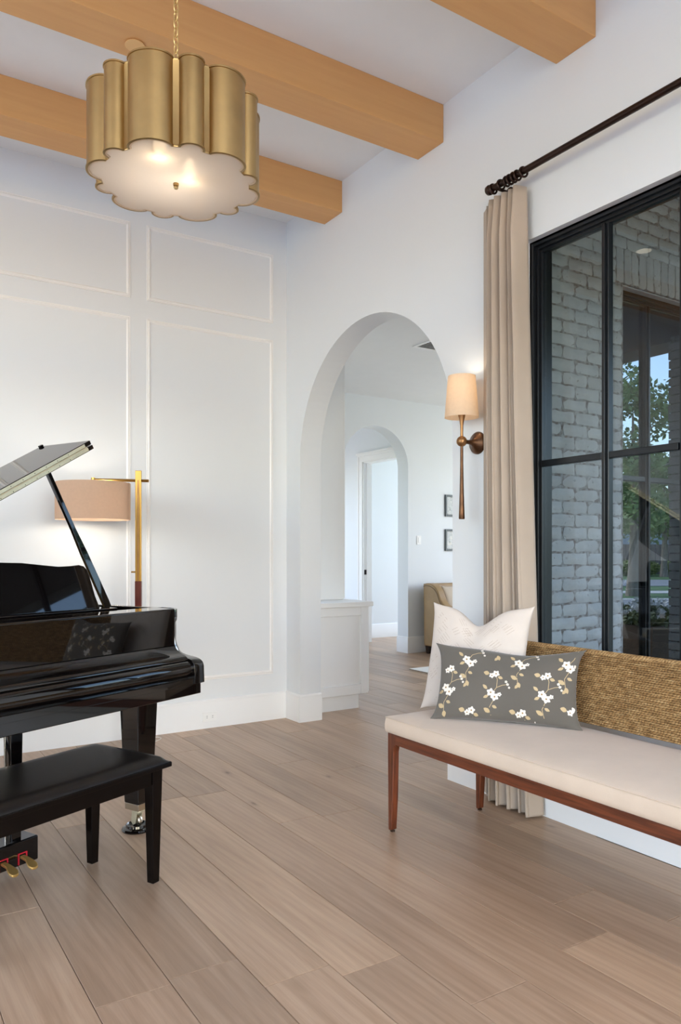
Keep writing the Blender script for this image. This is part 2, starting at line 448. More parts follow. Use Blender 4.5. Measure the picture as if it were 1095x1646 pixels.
# ---- floor: sub-floor with individual oak planks
fl = box('floor', XL - 0.2, 8.9, YR - 0.2, 10.6, -0.06, -0.013, 'oak'); tag(fl, 'light oak plank floor running through room and hall', kind='structure')
PW = 0.2285
rnd = random.Random(11)
def plank(x0, x1, y0, y1):
    g_ = 0.0011
    b_ = 0.0011
    cx_, cy_ = (x0 + x1) / 2, (y0 + y1) / 2
    hx, hy = (x1 - x0) / 2 - g_, (y1 - y0) / 2 - g_
    v = [(sx * hx, sy * hy, -0.013) for sx, sy in ((-1, -1), (1, -1), (1, 1), (-1, 1))]
    v += [(sx * hx, sy * hy, -b_) for sx, sy in ((-1, -1), (1, -1), (1, 1), (-1, 1))]
    v += [(sx * (hx - b_), sy * (hy - b_), 0) for sx, sy in ((-1, -1), (1, -1), (1, 1), (-1, 1))]
    f = [(8, 9, 10, 11)]
    for k_ in (0, 4):
        f += [(k_ + i, k_ + (i + 1) % 4, k_ + 4 + (i + 1) % 4, k_ + 4 + i) for i in range(4)]
    o = obj('plank', v, f, 'oak', fl); o.location = (cx_, cy_, 0)
for i in range(-10, 34):
    x0 = 1.27 + i * PW; x1 = x0 + PW
    if x1 <= 3.0: ya, yb = 0.2, 5.4
    elif x0 < 3.1: ya, yb = 2.6, 7.0
    else: ya, yb = 3.0, (7.0 if x1 < 4.9 else 9.6)
    if x0 > 7.2: continue
    y = ya - rnd.uniform(0.2, 1.7)
    while y < yb:
        L = rnd.choice((1.5, 1.9, 2.2, 2.2))
        a_, b_ = max(y, ya - 0.3), min(y + L, yb)
        if b_ - a_ > 0.05: plank(x0, x1, a_, b_)
        y += L

# ---- right wall with the arch and the window opening
AY0, AY1, ASP = 3.315, 5.07, 2.0
AR = (AY1 - AY0) / 2; AC = (AY0 + AY1) / 2
WY0, WY1, WZ0, WZ1 = 1.885, 2.76, 0.60, 2.885
w = MB()
w.box(XW, XE, AY1, YB + 0.02, 0, CEIL + 0.05)
w.box(XW, XE, WY1, AY0, 0, CEIL + 0.05)
w.box(XW, XE, WY0, WY1, WZ1, CEIL + 0.05)
w.box(XW, XE, WY0, WY1, 0, WZ0)
w.box(XW, XE, YR, WY0, 0, CEIL + 0.05)
NA = 48
arc = [(AC - AR * math.cos(math.pi * i / NA), ASP + AR * math.sin(math.pi * i / NA)) for i in range(NA + 1)]
for i in range(NA):
    (ya, za), (yb, zb) = arc[i], arc[i + 1]
    T = CEIL + 0.05
    v = [(XW, ya, za), (XW, yb, zb), (XW, yb, T), (XW, ya, T), (XE, ya, za), (XE, yb, zb), (XE, yb, T), (XE, ya, T)]
    w.add(v, [(0, 3, 2, 1), (4, 5, 6, 7), (0, 1, 5, 4), (3, 7, 6, 2)])
wr = w.build('wall_right', 'wall_paint', smooth=25); tag(wr, 'white plaster wall with the large arch and the window', kind='structure')
# ---- back wall and applied panel mouldings
wb = box('wall_back', XL - 0.2, XW + 0.001, YB, YB + 0.16, 0, CEIL + 0.05, 'wall_paint'); tag(wb, 'white back wall with applied picture frame mouldings', kind='structure')
def moulding(name, x0, x1, z0, z1, parent, y=YB, wd=0.03):
    prof = [(0.0, 0.0), (0.003, 0.006), (0.009, 0.004), (0.014, 0.008), (0.021, 0.008), (0.025, 0.004), (wd, 0.0)]   # inward offset, height off the wall
    v = []; f = []
    for off, h in prof:
        for sx, sz in ((x0, z0), (x1, z0), (x1, z1), (x0, z1)):
            v.append((sx + (off if sx == x0 else -off), y - h, sz + (off if sz == z0 else -off)))
    for j in range(len(prof) - 1):
        for i in range(4): f.append((j * 4 + i, j * 4 + (i + 1) % 4, (j + 1) * 4 + (i + 1) % 4, (j + 1) * 4 + i))
    return obj(name, v, f, 'trim_paint', parent, 30)
for x0, x1 in ((1.765, 2.775), (0.64, 1.65), (-0.485, 0.525)):
    moulding('panel_moulding', x0, x1, 0.355, 2.955, wb)
    moulding('panel_moulding', x0, x1, 3.085, 3.62, wb)
# ---- other walls of the room (windows behind the camera let the daylight in)
w = MB(); w.box(XL - 0.2, -2.5, YR - 0.15, YR, 0, CEIL + 0.05); w.box(2.1, XE, YR - 0.15, YR, 0, CEIL + 0.05)
w.box(-2.5, 2.1, YR - 0.15, YR, 3.72, CEIL + 0.05); w.box(-2.5, 2.1, YR - 0.15, YR, 0, 0.25)
tag(w.build('wall_rear', 'wall_paint'), 'white wall behind the viewer with a wide window', kind='structure')
w = MB(); w.box(XL - 0.15, XL, YR, -0.8, 0, CEIL + 0.05); w.box(XL - 0.15, XL, 4.0, YB, 0, CEIL + 0.05)
w.box(XL - 0.15, XL, -0.8, 4.0, 3.72, CEIL + 0.05); w.box(XL - 0.15, XL, -0.8, 4.0, 0, 0.25)
tag(w.build('wall_left', 'wall_paint'), 'white side wall with a wide window out of view', kind='structure')
tag(box('ceiling', XL - 0.2, XE, YR - 0.15, YB + 0.16, CEIL, CEIL + 0.12, 'ceiling_paint'), 'plain white ceiling above the wooden beams', kind='structure')
# ---- baseboards with a stepped cap
def bb_prof(h=0.21, t_=0.02):
    return [(0, 0), (t_, 0), (t_, h - 0.028), (t_ - 0.003, h - 0.022), (t_ - 0.003, h - 0.012), (t_ - 0.008, h - 0.004), (t_ - 0.013, h), (0, h)]
def sweep(name, path, normals_left, h=0.21, t_=0.02, mat='trim_paint', parent=None):
    """sweep the baseboard profile along a floor path; the board grows to the left of the path"""
    pr = bb_prof(h, t_); n = len(pr); P2 = [Vector(p) for p in path]; v = []; f = []
    for i, p in enumerate(P2):
        dirs = []
        if i > 0: dirs.append((P2[i] - P2[i - 1]).normalized())
        if i < len(P2) - 1: dirs.append((P2[i + 1] - P2[i]).normalized())
        ns = [Vector((-d.y, d.x)) for d in dirs]
        if len(ns) == 2:
            m_ = (ns[0] + ns[1]); m_ = m_ / (m_.dot(ns[0]))
        else: m_ = ns[0]
        for o_, z_ in pr: v.append((p.x + m_.x * o_, p.y + m_.y * o_, z_))
    for i in range(len(P2) - 1):
        for j in range(n): f.append((i * n + j, i * n + (j + 1) % n, (i + 1) * n + (j + 1) % n, (i + 1) * n + j))
    f.append(tuple(range(n))[::-1]); f.append(tuple(range((len(P2) - 1) * n, len(P2) * n)))
    return obj(name, v, f, mat, parent, 30)
tag(sweep('baseboard_back', [(XE, AY1), (XW, AY1), (XW, YB), (XL, YB)], 1), 'tall white baseboard along the panelled wall and around the arch jamb', kind='structure')
tag(sweep('baseboard_right', [(XW, YR), (XW, AY0), (XE, AY0)], 1), 'tall white baseboard under the window', kind='structure')

# ---- hall behind the arch
w = MB()
AX0, AX1, A2S = 5.05, 6.05, 2.39; A2R = 0.5; A2C = 5.55; YF2 = 8.01; T = 3.4
w.box(XE, AX0, YF, YF2, 0, T); w.box(AX1, 8.9, YF, YF2, 0, T)
arc2 = [(A2C - A2R * math.cos(math.pi * i / 32), A2S + A2R * math.sin(math.pi * i / 32)) for i in range(33)]
for i in range(32):
    (xa, za), (xb, zb) = arc2[i], arc2[i + 1]
    v = [(xa, YF, za), (xb, YF, zb), (xb, YF, T), (xa, YF, T), (xa, YF2, za), (xb, YF2, zb), (xb, YF2, T), (xa, YF2, T)]
    w.add(v, [(0, 1, 2, 3), (4, 7, 6, 5), (0, 4, 5, 1), (3, 2, 6, 7)])
tag(w.build('wall_far', 'wall_paint', smooth=25), 'white far wall of the hall with a small arch', kind='structure')
tag(box('ceiling_hall', XE, 8.9, 3.06, YF2 + 2.6, HC, HC + 0.1, 'ceiling_paint'), 'white hall ceiling seen through the arch', kind='structure')
tag(sweep('baseboard_far', [(8.9, YF), (AX1, YF), (AX1, YF2)], 1), 'white baseboard around the small arch jamb', kind='structure')
w = MB(); w.box(8.75, 8.9, 3.06, 3.2, 0, HC); w.box(8.75, 8.9, 6.8, YF, 0, HC); w.box(8.75, 8.9, 3.2, 6.8, 3.05, HC); w.box(8.75, 8.9, 3.2, 6.8, 0, 0.45)
tag(w.build('wall_hall_side', 'wall_paint'), 'white hall wall with a window out of view', kind='structure')
# lobby behind the small arch: wall with the door opening
DX, DY0, DY1, DZ = 6.22, 8.13, 9.06, 2.60
w = MB(); w.box(DX, DX + 0.14, YF2, DY0, 0, HC); w.box(DX, DX + 0.14, DY1, 10.4, 0, HC); w.box(DX, DX + 0.14, DY0, DY1, DZ, HC)
tag(w.build('wall_lobby', 'wall_paint'), 'white lobby wall with a cased doorway', kind='structure')
w = MB()
tag(box('wall_lobby_end', 4.2, 9.6, 10.4, 10.5, 0, HC, 'wall_paint'), 'white end wall of the lobby', kind='structure')
w = MB(); w.box(4.2, 4.3, YF2, 8.75, 0, HC); w.box(4.2, 4.3, 10.05, 10.4, 0, HC); w.box(4.2, 4.3, 8.75, 10.05, 2.75, HC); w.box(4.2, 4.3, 8.75, 10.05, 0, 0.45)
tag(w.build('wall_lobby_side', 'wall_paint'), 'white lobby wall out of view', kind='structure')
d1 = MB()
cw = 0.10
d1.box(DX - 0.022, DX, DY0 - cw, DY0, 0, DZ); d1.box(DX - 0.022, DX, DY1, DY1 + cw, 0, DZ); d1.box(DX - 0.022, DX, DY0 - cw, DY1 + cw, DZ, DZ + cw)
d1.box(DX - 0.034, DX - 0.022, DY1 + cw - 0.022, DY1 + cw, 0, DZ + cw - 0.022); d1.box(DX - 0.034, DX - 0.022, DY0 - cw, DY0 - cw + 0.022, 0, DZ + cw - 0.022)
d1.box(DX - 0.034, DX - 0.022, DY0 - cw, DY1 + cw, DZ + cw - 0.022, DZ + cw); d1.box(DX - 0.05, DX, DY0 - cw - 0.02, DY1 + cw + 0.02, DZ + cw, DZ + cw + 0.03)
d1.box(DX, DX + 0.14, DY1 - 0.014, DY1 + 0.004, 0, DZ); d1.box(DX, DX + 0.14, DY0 - 0.004, DY0 + 0.014, 0, DZ); d1.box(DX, DX + 0.14, DY0, DY1, DZ - 0.014, DZ + 0.004)
d1.box(DX + 0.05, DX + 0.09, DY1 - 0.026, DY1 - 0.014, 0, DZ - 0.014)
dr = d1.build('door_1', 'trim_paint'); tag(dr, 'white cased doorway beyond the small arch', kind='structure')
box('strike_plate', DX + 0.008, DX + 0.046, DY1 - 0.017, DY1 - 0.0135, 0.98, 1.05, 'latch_black', dr)
tag(box('wall_far_room', DX + 0.14, 9.6, 9.48, 9.56, 0, HC, 'wall_paint'), 'bright white wall of the room past the doorway', kind='structure')
tag(sweep('baseboard_far_room', [(9.5, 9.48), (DX + 0.14, 9.48)], 1), 'white baseboard in the room past the doorway', kind='structure')

# ---- wing wall outside the window: painted brick round a second window
WY = 2.85
OX0, OX1, OZ0, OZ1 = 3.805, 4.72, 0.42, 2.876
w = MB()
mo = 0.012
w.box(XE, OX0 + 0.008, WY + mo, 3.06, -0.2, 3.75); w.box(OX1 - 0.008, 6.05, WY + mo, 3.06, -0.2, 3.75)
w.box(OX0, OX1, WY + mo, 3.06, OZ1 + 0.004, 3.75); w.box(OX0, OX1, WY + mo, 3.06, -0.2, OZ0)
w.box(6.05, 8.9, WY + mo, 3.06, -0.2, 3.75)
wx = w.build('wall_exterior', 'mortar'); tag(wx, 'grey painted brick wall outside the window', kind='structure')
brick_meshes = {}
def brick_mesh(L, H, D, seed):
    key = (round(L, 3), round(H, 3), seed % 6)
    if key in brick_meshes: return brick_meshes[key]
    rr = random.Random(seed % 6 + int(L * 1000))
    nx, nz = 5, 3
    v = []
    j = lambda s: rr.uniform(-s, s)
    grid = {}
    for a in range(nx + 1):
        for b in range(nz + 1):
            x = -L / 2 + L * a / nx; z = -H / 2 + H * b / nz; edge = a in (0, nx) or b in (0, nz)
            cx = (0.007 if a == 0 else -0.007 if a == nx else 0) if b in (0, nz) else 0
            y = (0.009 + abs(j(0.003)) if edge else 0) + j(0.0012)
            grid[(a, b)] = len(v)
            v.append((x + cx + j(0.0035), y, z + j(0.0030)))
    n0 = len(v)
    ring = [(a, 0) for a in range(nx + 1)] + [(nx, b) for b in range(1, nz + 1)] + [(a, nz) for a in range(nx - 1, -1, -1)] + [(0, b) for b in range(nz - 1, 0, -1)]
    for q in ring:
        p = v[grid[q]]; v.append((p[0] * 1.01, D, p[2] * 1.03))
    f = [(grid[(a, b)], grid[(a + 1, b)], grid[(a + 1, b + 1)], grid[(a, b + 1)]) for a in range(nx) for b in range(nz)]
    for i in range(len(ring)):
        i2 = (i + 1) % len(ring)
        f.append((grid[ring[i]], n0 + i, n0 + i2, grid[ring[i2]]))
    me = bpy.data.meshes.new('brick'); me.from_pydata(v, [], f)
    bm = bmesh.new(); bm.from_mesh(me); bmesh.ops.recalc_face_normals(bm, faces=bm.faces); bm.to_mesh(me); bm.free()
    me.materials.append(M['brick']); me.shade_smooth(); me.set_sharp_from_angle(angle=R(50))
    brick_meshes[key] = me; return me
COURSE, BL, JT = 0.0712, 0.205, 0.010
rest = MB()
nb = 0
def put_brick(xc, zc, L, H, seed, rot=0.0):
    global nb
    # the pieces in view are parts of the wall, the remainder one joined part
    seen = (xc < 4.5 and 0.72 < zc < 3.68) and nb < 298
    me = brick_mesh(L, H, 0.03, seed)
    yj = WY + rnd.uniform(-0.002, 0.003)
    rz_ = rnd.uniform(-0.006, 0.006)
    if seen:
        nb += 1
        o = bpy.data.objects.new('brick', me); col.objects.link(o); o.parent = wx
        o.location = (xc, yj, zc); o.rotation_euler = (0, rz_ + rot, 0)
    else:
        c_, s_ = math.cos(rz_ + rot), math.sin(rz_ + rot)
        rest.add([(xc + p.co.x * c_ + p.co.z * s_, yj + p.co.y, zc - p.co.x * s_ + p.co.z * c_) for p in me.vertices], [tuple(p.vertices) for p in me.polygons])
z = 3.72; row = 0
SZ0, SZ1 = 2.876, 3.092
while z > -0.15:
    zc = z - COURSE / 2
    spans = []
    if SZ0 < zc + 0.02 < SZ1 + 0.03: spans = [(3.10, OX0 - 0.055), (OX1 + 0.055, 6.0)]
    elif OZ0 < zc < OZ1: spans = [(3.10, OX0), (OX1, 6.0)]
    else: spans = [(3.10, 6.0)]
    for a, b in spans:
        x = a - (BL / 2 if row % 2 else 0)
        # keep the bond of the right jamb: courses end flush at the opening
        x = b - math.ceil((b - a) / BL + 1) * BL + (0 if row % 2 else BL / 2)
        while x < b - 0.01:
            l_, r_ = max(x, a), min(x + BL, b)
            if r_ - l_ > 0.045:
                put_brick((l_ + r_) / 2, zc, round(r_ - l_ - JT, 3), COURSE - JT, rnd.randrange(1000))
            x += BL
    z -= COURSE; row += 1
x = OX0 - 0.055 + COURSE / 2
while x < OX1 + 0.06:
    put_brick(x, (SZ0 + SZ1) / 2, SZ1 - SZ0 - JT, COURSE - JT, rnd.randrange(1000), rot=math.pi / 2); x += COURSE
ro = rest.build('brick_remainder', 'brick', wx, 50); ro['kind'] = 'stuff'
# brick reveal of the wing window: return bricks at the jamb and soffit
for i in range(34):
    zc = OZ1 - COURSE * (i + 0.5)
    if zc < 0.45: break
rs = MB(); rs.box(OX0, OX1, WY + 0.03, 2.95, OZ1 - 0.002, OZ1 + 0.03)
rs.build('soffit', 'brick', wx)

def window_unit(name, label, axis, plane, a0, a1, z0, z1, bars, trans, gmat, fw=0.055, depth=0.075, fdepth=None):
    """steel window in a vertical plane. axis 'x': plane x=const, spans y. axis 'y': plane y=const, spans x"""
    root = empty(name, (0, 0, 0)); tag(root, label, kind='structure')
    def b(nm, u0, u1, zz0, zz1, d0, d1, mat, parent=root, bev=0.003):
        if axis == 'x': return box(nm, plane + d0, plane + d1, u0, u1, zz0, zz1, mat, parent, bev)
        return box(nm, u0, u1, plane + d0, plane + d1, zz0, zz1, mat, parent, bev)
    fr = MB()
    def fb(u0, u1, zz0, zz1, d0, d1):
        if axis == 'x': fr.box(plane + d0, plane + d1, u0, u1, zz0, zz1)
        else: fr.box(u0, u1, plane + d0, plane + d1, zz0, zz1)
    fdepth = fdepth or depth
    for d0, d1, k in ((0.0, fdepth, 0.014), (0.0, depth, 0.026), (0.016, depth - 0.01, 0.042), (0.03, depth - 0.02, fw)):
        fb(a0, a0 + k, z0, z1, d0, d1); fb(a1 - k, a1, z0, z1, d0, d1)
        fb(a0 + k, a1 - k, z1 - k, z1, d0, d1); fb(a0 + k, a1 - k, z0, z0 + k, d0, d1)
    bevel(fr.build('frame', 'black_steel', root), 0.002, 1)
    us = [a0 + fw] + [x for m_ in bars for x in (m_ - 0.02, m_ + 0.02)] + [a1 - fw]
    zs = [z0 + fw] + [x for m_ in trans for x in (m_ - 0.016, m_ + 0.016)] + [z1 - fw]
    for m_ in bars:
        b('mullion', m_ - 0.02, m_ + 0.02, z0 + fw, z1 - fw, 0.02, depth - 0.02, 'black_steel', bev=0.004)
        b('mullion', m_ - 0.008, m_ + 0.008, z0 + fw, z1 - fw, 0.006, 0.02, 'black_steel', bev=0.002)
    for tz in trans:
        for i in range(0, len(us), 2):
            b('transom_bar', us[i], us[i + 1], tz - 0.016, tz + 0.016, 0.022, depth - 0.022, 'black_steel', bev=0.004)
    for i in range(0, len(us), 2):
        for j in range(0, len(zs), 2):
            b('pane', us[i] - 0.004, us[i + 1] + 0.004, zs[j] - 0.004, zs[j + 1] + 0.004, 0.043, 0.047, gmat, bev=0)
    return root
window_unit('window_1', 'tall black steel window with four panes looking onto brick', 'x', 2.93, WY0, WY1, WZ0, WZ1, [2.312], [1.752], 'window_glass', fdepth=0.152)
window_unit('window_2', 'black steel window in the brick wall outside reflecting trees', 'y', 2.925, OX0 - 0.03, OX1 + 0.03, OZ0, OZ1, [4.165], [1.752], 'mirror_coated_glass', fw=0.05)

# ---- ceiling beams
for i, yc in enumerate((4.594, 3.511, 2.436, 1.36)):
    lab = ['amber wood ceiling beam nearest the panelled wall', 'amber wood ceiling beam with the round cover plate, second from panelled wall',
           'amber wood ceiling beam at the top right corner of the view', 'amber wood ceiling beam just behind the view, nearest the viewer'][i]
    bo = box('ceiling_beam', XL, XW, yc - 0.118, yc + 0.118, 3.68, CEIL, 'beam_wood', None, 0.004)
    tag(bo, lab, 'beam', 'ceiling beams')
cp = lathe('cover_plate', [(0.001, 0), (0.042, 0), (0.046, -0.003), (0.046, -0.006), (0.001, -0.0065)], 'beam_cover', None, 32, (1.121, 3.524, 3.6795))
tag(cp, 'small round cover plate on the underside of a beam', 'cover plate')

# ---- outside: patio, porch, lawn, street
tag(box('patio', XE, 9.6, -6, WY, -0.14, -0.06, 'patio'), 'grey paved patio outside the window', kind='structure')
tag(box('ground', -40, 140, -120, 60, -0.42, -0.30, 'lawn'), 'green lawn in front of the house', kind='structure')
w = MB(); w.box(-16, XE, -16, YR - 0.16, -0.2, -0.1); w.box(-16, XL - 0.16, YR - 0.16, 12, -0.2, -0.1)  # pale slab added, unseen, to throw neutral daylight up onto walls and ceiling
tag(w.build('reflector', 'reflector_pale'), 'pale stone terrace added out of view to bounce daylight up indoors', kind='structure')
w = MB(); w.box(XL - 2.2, XE, YR - 2.0, YR - 0.15, 3.80, 3.95); w.box(XL - 2.2, XL - 0.15, YR - 0.15, YB + 0.2, 3.80, 3.95)  # added out of view to hold back high sky light from the lower walls
tag(w.build('sky_blocker', 'porch_ceiling'), 'unseen overhang added to block high sky light at the windows', kind='structure')
w = MB(); w.box(XE, 6.2, -6, WY + 0.05, 3.70, 3.82)
tag(w.build('porch_roof', 'porch_ceiling'), 'dark porch ceiling outside the window', kind='structure')
tag(box('porch_header', 5.72, 6.04, -6, WY, 3.05, 3.70, 'porch_ceiling'), 'dark porch header beam at the roof edge', kind='structure')
pm = MB()
pr_ = random.Random(5)
for i in range(48):
    zc = -0.06 + COURSE * (i + 0.5)
    if zc > 3.03: break
    for (yy0, yy1) in (((2.17, 2.40), (2.41, 2.63), (2.64, 2.84)) if i % 2 else ((2.17, 2.28), (2.29, 2.51), (2.52, 2.73), (2.74, 2.84))):
        o_ = pr_.uniform(-0.004, 0.004)
        pm.box(5.60 + o_, 5.72, yy0 + pr_.uniform(-0.006, 0.004), yy1 - 0.004, zc - 0.03, zc + 0.03)
    pm.box(5.72, 6.04, 2.17 + pr_.uniform(-0.006, 0.004), 2.84, zc - 0.03, zc + 0.03)
pb = empty('brick_pier', (5.82, 2.5, -0.06)); tag(pb, 'grey painted brick pier at the porch edge', 'pier')
o = box('core', 5.612, 6.03, 2.182, 2.84, -0.06, 3.05, 'mortar', pb); o.matrix_parent_inverse = Matrix.Translation((-5.82, -2.5, 0.06))
o = pm.build('bricks', 'brick', pb); o['kind'] = 'stuff'; o.matrix_parent_inverse = Matrix.Translation((-5.82, -2.5, 0.06))
# street strips run square to the line of sight that the wing window reflects
DV = Vector((0.541, -0.841)); SV = Vector((0.841, 0.541)); O2 = Vector((0.0, 5.94))
def strip(name, s0, s1, mat, label, cat=None, kind='structure', z=-0.295):
    a = O2 + DV * s0; b = O2 + DV * s1; v = []
    for p in (a - SV * 60, a + SV * 90, b + SV * 90, b - SV * 60): v.append((p.x, p.y, z))
    for p in list(v): v.append((p[0], p[1], z + 0.02))
    tag(obj(name, v, [(3, 2, 1, 0), (4, 5, 6, 7), (0, 1, 5, 4), (1, 2, 6, 5), (2, 3, 7, 6), (3, 0, 4, 7)], mat), label, kind=kind)
strip('footpath', 21.5, 25.5, 'road', 'grey driveway strip across the lawn')
strip('footpath_edge', 25.5, 26.2, 'sidewalk', 'pale kerb along the driveway')
strip('sidewalk', 29.5, 31.3, 'sidewalk', 'pale pavement beyond the big tree')
strip('street', 36, 44, 'road', 'grey street beyond the lawn')

def leaf_cloud(rs_, centre, rad, n, size):
    v = []; f = []
    for i in range(n):
        while True:
            p = Vector((rs_.uniform(-1, 1), rs_.uniform(-1, 1), rs_.uniform(-1, 1)))
            if p.length < 1: break
        c = Vector((centre[0] + p.x * rad[0], centre[1] + p.y * rad[1], centre[2] + p.z * rad[2]))
        a = Vector((rs_.gauss(0, 1), rs_.gauss(0, 1), rs_.gauss(0, 1))).normalized(); b = a.orthogonal().normalized()
        s = size * rs_.uniform(0.6, 1.3); k = len(v)
        v += [c - a * s, c + b * s * 0.45, c + a * s, c - b * s * 0.45]; f.append((k, k + 1, k + 2, k + 3))
    return v, f
def tree(label, loc, h, trunk_r, crown, n, size, seed, bare=0.3):
    rs_ = random.Random(seed); root = empty('garden_tree', loc); tag(root, label, 'tree', 'garden trees')
    pts = [(0, 0, -0.05), (0.02, 0, h * 0.1), (0.06, 0.02, h * bare), (0.0, 0.05, h * 0.6), (0, 0, h * 0.85)]
    m = MB(); m.add(*tube_v(pts, [trunk_r * 1.5, trunk_r * 1.05, trunk_r * 0.9, trunk_r * 0.55, 0.03], 10))
    for i in range(7):
        a = i * 2.4; z0 = h * (bare + 0.05 + 0.06 * i); L = crown * rs_.uniform(0.5, 0.85)
        m.add(*tube_v([(0.02, 0.02, z0), (math.cos(a) * L * 0.5, math.sin(a) * L * 0.5, z0 + L * 0.45), (math.cos(a) * L, math.sin(a) * L, z0 + L * 0.7)], [trunk_r * 0.45, trunk_r * 0.3, 0.02], 6))
    m.build('trunk', 'bark', root, 60)
    lm = MB()
    for i in range(26):
        a = rs_.uniform(0, 6.28); q = crown * math.sqrt(rs_.random()) * 0.85; z0 = h * rs_.uniform(bare + 0.05, 1.0); taper_ = 1 - 0.5 * max(0, (z0 / h - 0.6) / 0.4)
        lm.add(*leaf_cloud(rs_, (math.cos(a) * q * taper_, math.sin(a) * q * taper_, z0), (crown * 0.34, crown * 0.34, h * 0.085), n // 26, size))
    lm.build('foliage', 'leaf_tree', root)
tree('tall street tree with a thick trunk reflected in the outside window', (24.2, -11.8, -0.3), 7.9, 0.19, 2.3, 5500, 0.12, 3, 0.26)
tree('slimmer street tree across the street with forked branches', (44.9, -24.6, -0.3), 8.0, 0.2, 2.8, 7000, 0.15, 4, 0.24)
tree('far leafy tree left of the thick trunk beyond the street', (33, -40, -0.3), 9.5, 0.25, 4.5, 7000, 0.22, 9, 0.2)
rs_ = random.Random(21)
for i, (s_, q_) in enumerate(((52, 20.3), (53.5, 24), (52, 28), (53.5, 16.5))):
    p = O2 + DV * s_ + SV * q_
    root = empty('garden_bush', (p.x, p.y, -0.3)); tag(root, ['low green bush before the far fence, just right of the thick trunk', 'low green bush before the far fence, between the two trunks', 'low green bush before the far fence, right of the forked tree', 'low green bush before the far fence, left of the thick trunk'][i], 'bush', 'bushes before the fence')
    lm = MB(); lm.add(*leaf_cloud(rs_, (0, 0, 0.55), (1.7, 1.4, 0.6), 1800, 0.12)); lm.build('foliage', 'leaf_bush', root)
    m = MB(); m.add(*tube_v([(0, 0, -0.02), (0.1, 0, 0.5)], [0.06, 0.02], 6)); m.build('stem', 'bark', root)
fe = MB()
pa = O2 + DV * 56 + SV * 12
ang = math.atan2(SV.y, SV.x)
for i in range(60): fe.box(i * 0.36, i * 0.36 + 0.33, 0, 0.06 + 0.02 * (i % 2), 0, 2.2)
fo = fe.build('garden_fence', 'fence_wood'); fo.location = (pa.x, pa.y, -0.3); fo.rotation_euler = (0, 0, ang); tag(fo, 'brown vertical board fence across the street', 'fence')
ho = empty('neighbour_house', (O2 + DV * 66 + SV * 30).to_3d() + Vector((0, 0, -0.3)), ang); tag(ho, 'pale blue neighbouring house behind the fence', 'house')
box('wall', -12, 12, 0, 9, 0, 3.6, 'house_wall', ho)
prism('roof', [(-0.6, 3.6), (9.6, 3.6), (4.5, 6.4)], -12.5, 12.5, 'yz', 'house_roof', ho)
# planter with white flowers on the patio
pl = empty('flower_planter', (7.9, 0.33, -0.06)); tag(pl, 'brown square planter of white flowers on the patio', 'planter')
v = [(sx * b, sy * b, zz) for b, zz in ((0.24, 0.0), (0.30, 0.52), (0.27, 0.52), (0.26, 0.46)) for sx, sy in ((-1, -1), (1, -1), (1, 1), (-1, 1))]
f = [(3, 2, 1, 0)] + [(k + i, k + (i + 1) % 4, k + 4 + (i + 1) % 4, k + 4 + i) for k in (0, 4, 8) for i in range(4)] + [(12, 13, 14, 15)]
obj('pot', v, f, 'planter_metal', pl)
lm = MB(); lm.add(*leaf_cloud(rs_, (0, 0, 0.60), (0.36, 0.36, 0.16), 900, 0.05)); lm.build('leaves', 'leaf_planter', pl)
fm = MB()
for i in range(46):
    a = rs_.uniform(0, 6.28); q = 0.36 * math.sqrt(rs_.random()); zz = 0.72 + 0.12 * rs_.random() - q * 0.28
    c = Vector((math.cos(a) * q, math.sin(a) * q, zz))
    fm.add(*leaf_cloud(rs_, c, (0.045, 0.045, 0.035), 22, 0.034))
fm.build('blossoms', 'petal_garden', pl)

# ================================================================== THINGS
# ---- chandelier
CH = (0.914, 2.436, 2.528)
ch = empty('chandelier', CH); tag(ch, 'scalloped antique brass drum chandelier with frosted glass on a chain', 'chandelier')
def lobes(scale=1.0, inset=0.0, rot=R(50.6)):
    pts = []
    Rn = 0.243
    for k in range(6):
        for cen, half, depth, n in ((0, 16.6, 0.052, 18), (30, 9.0, 0.036, 13)):
            chord = Rn * math.sin(R(half)); base = Rn * math.cos(R(half))
            for i in range(n + 1):
                th = math.pi * i / n
                xr = base + depth * math.sin(th); yt = chord * math.cos(th)
                nx2, ny2 = math.sin(th) / depth, math.cos(th) / chord; ln = math.hypot(nx2, ny2)
                xr -= inset * nx2 / ln; yt -= inset * ny2 / ln
                rr = math.hypot(xr, yt); aa = math.atan2(-yt, xr) + R(k * 60 + cen) + rot
                pts.append((rr * math.cos(aa) * scale, rr * math.sin(aa) * scale))
    return pts
Pout = lobes(); Pin = lobes(inset=0.004); n = len(Pout)
HH = 0.272
v = []; rings = [(Pout, 0.0), (lobes(inset=-0.003), 0.001), (lobes(inset=-0.003), 0.006), (Pout, 0.007), (Pout, HH - 0.007), (lobes(inset=-0.003), HH - 0.006), (lobes(inset=-0.003), HH - 0.001), (Pout, HH), (Pin, HH), (Pin, 0.0)]
for P_, z_ in rings: v += [(x, y, z_) for x, y in P_]
f = []
K = len(rings)
for j in range(K):
    j2 = (j + 1) % K
    for i in range(n): f.append((j * n + i, j * n + (i + 1) % n, j2 * n + (i + 1) % n, j2 * n + i))
obj('drum', v, f, 'antique_brass', ch, 40)
Pd = lobes(inset=0.0042)
obj('diffuser', [(x, y, 0.004) for x, y in Pd], [tuple(range(n))], 'frosted', ch)
Pr = lobes(inset=0.010)
v = [(x, y, 0.0035) for x, y in Pd] + [(x, y, 0.0035) for x, y in Pr] + [(x, y, 0.0005) for x, y in Pr] + [(x, y, 0.0005) for x, y in Pd]
obj('diffuser_rim', v, [(j * n + i, j * n + (i + 1) % n, ((j + 1) % 4) * n + (i + 1) % n, ((j + 1) % 4) * n + i) for j in range(4) for i in range(n)], 'shade_silk', ch, 40)
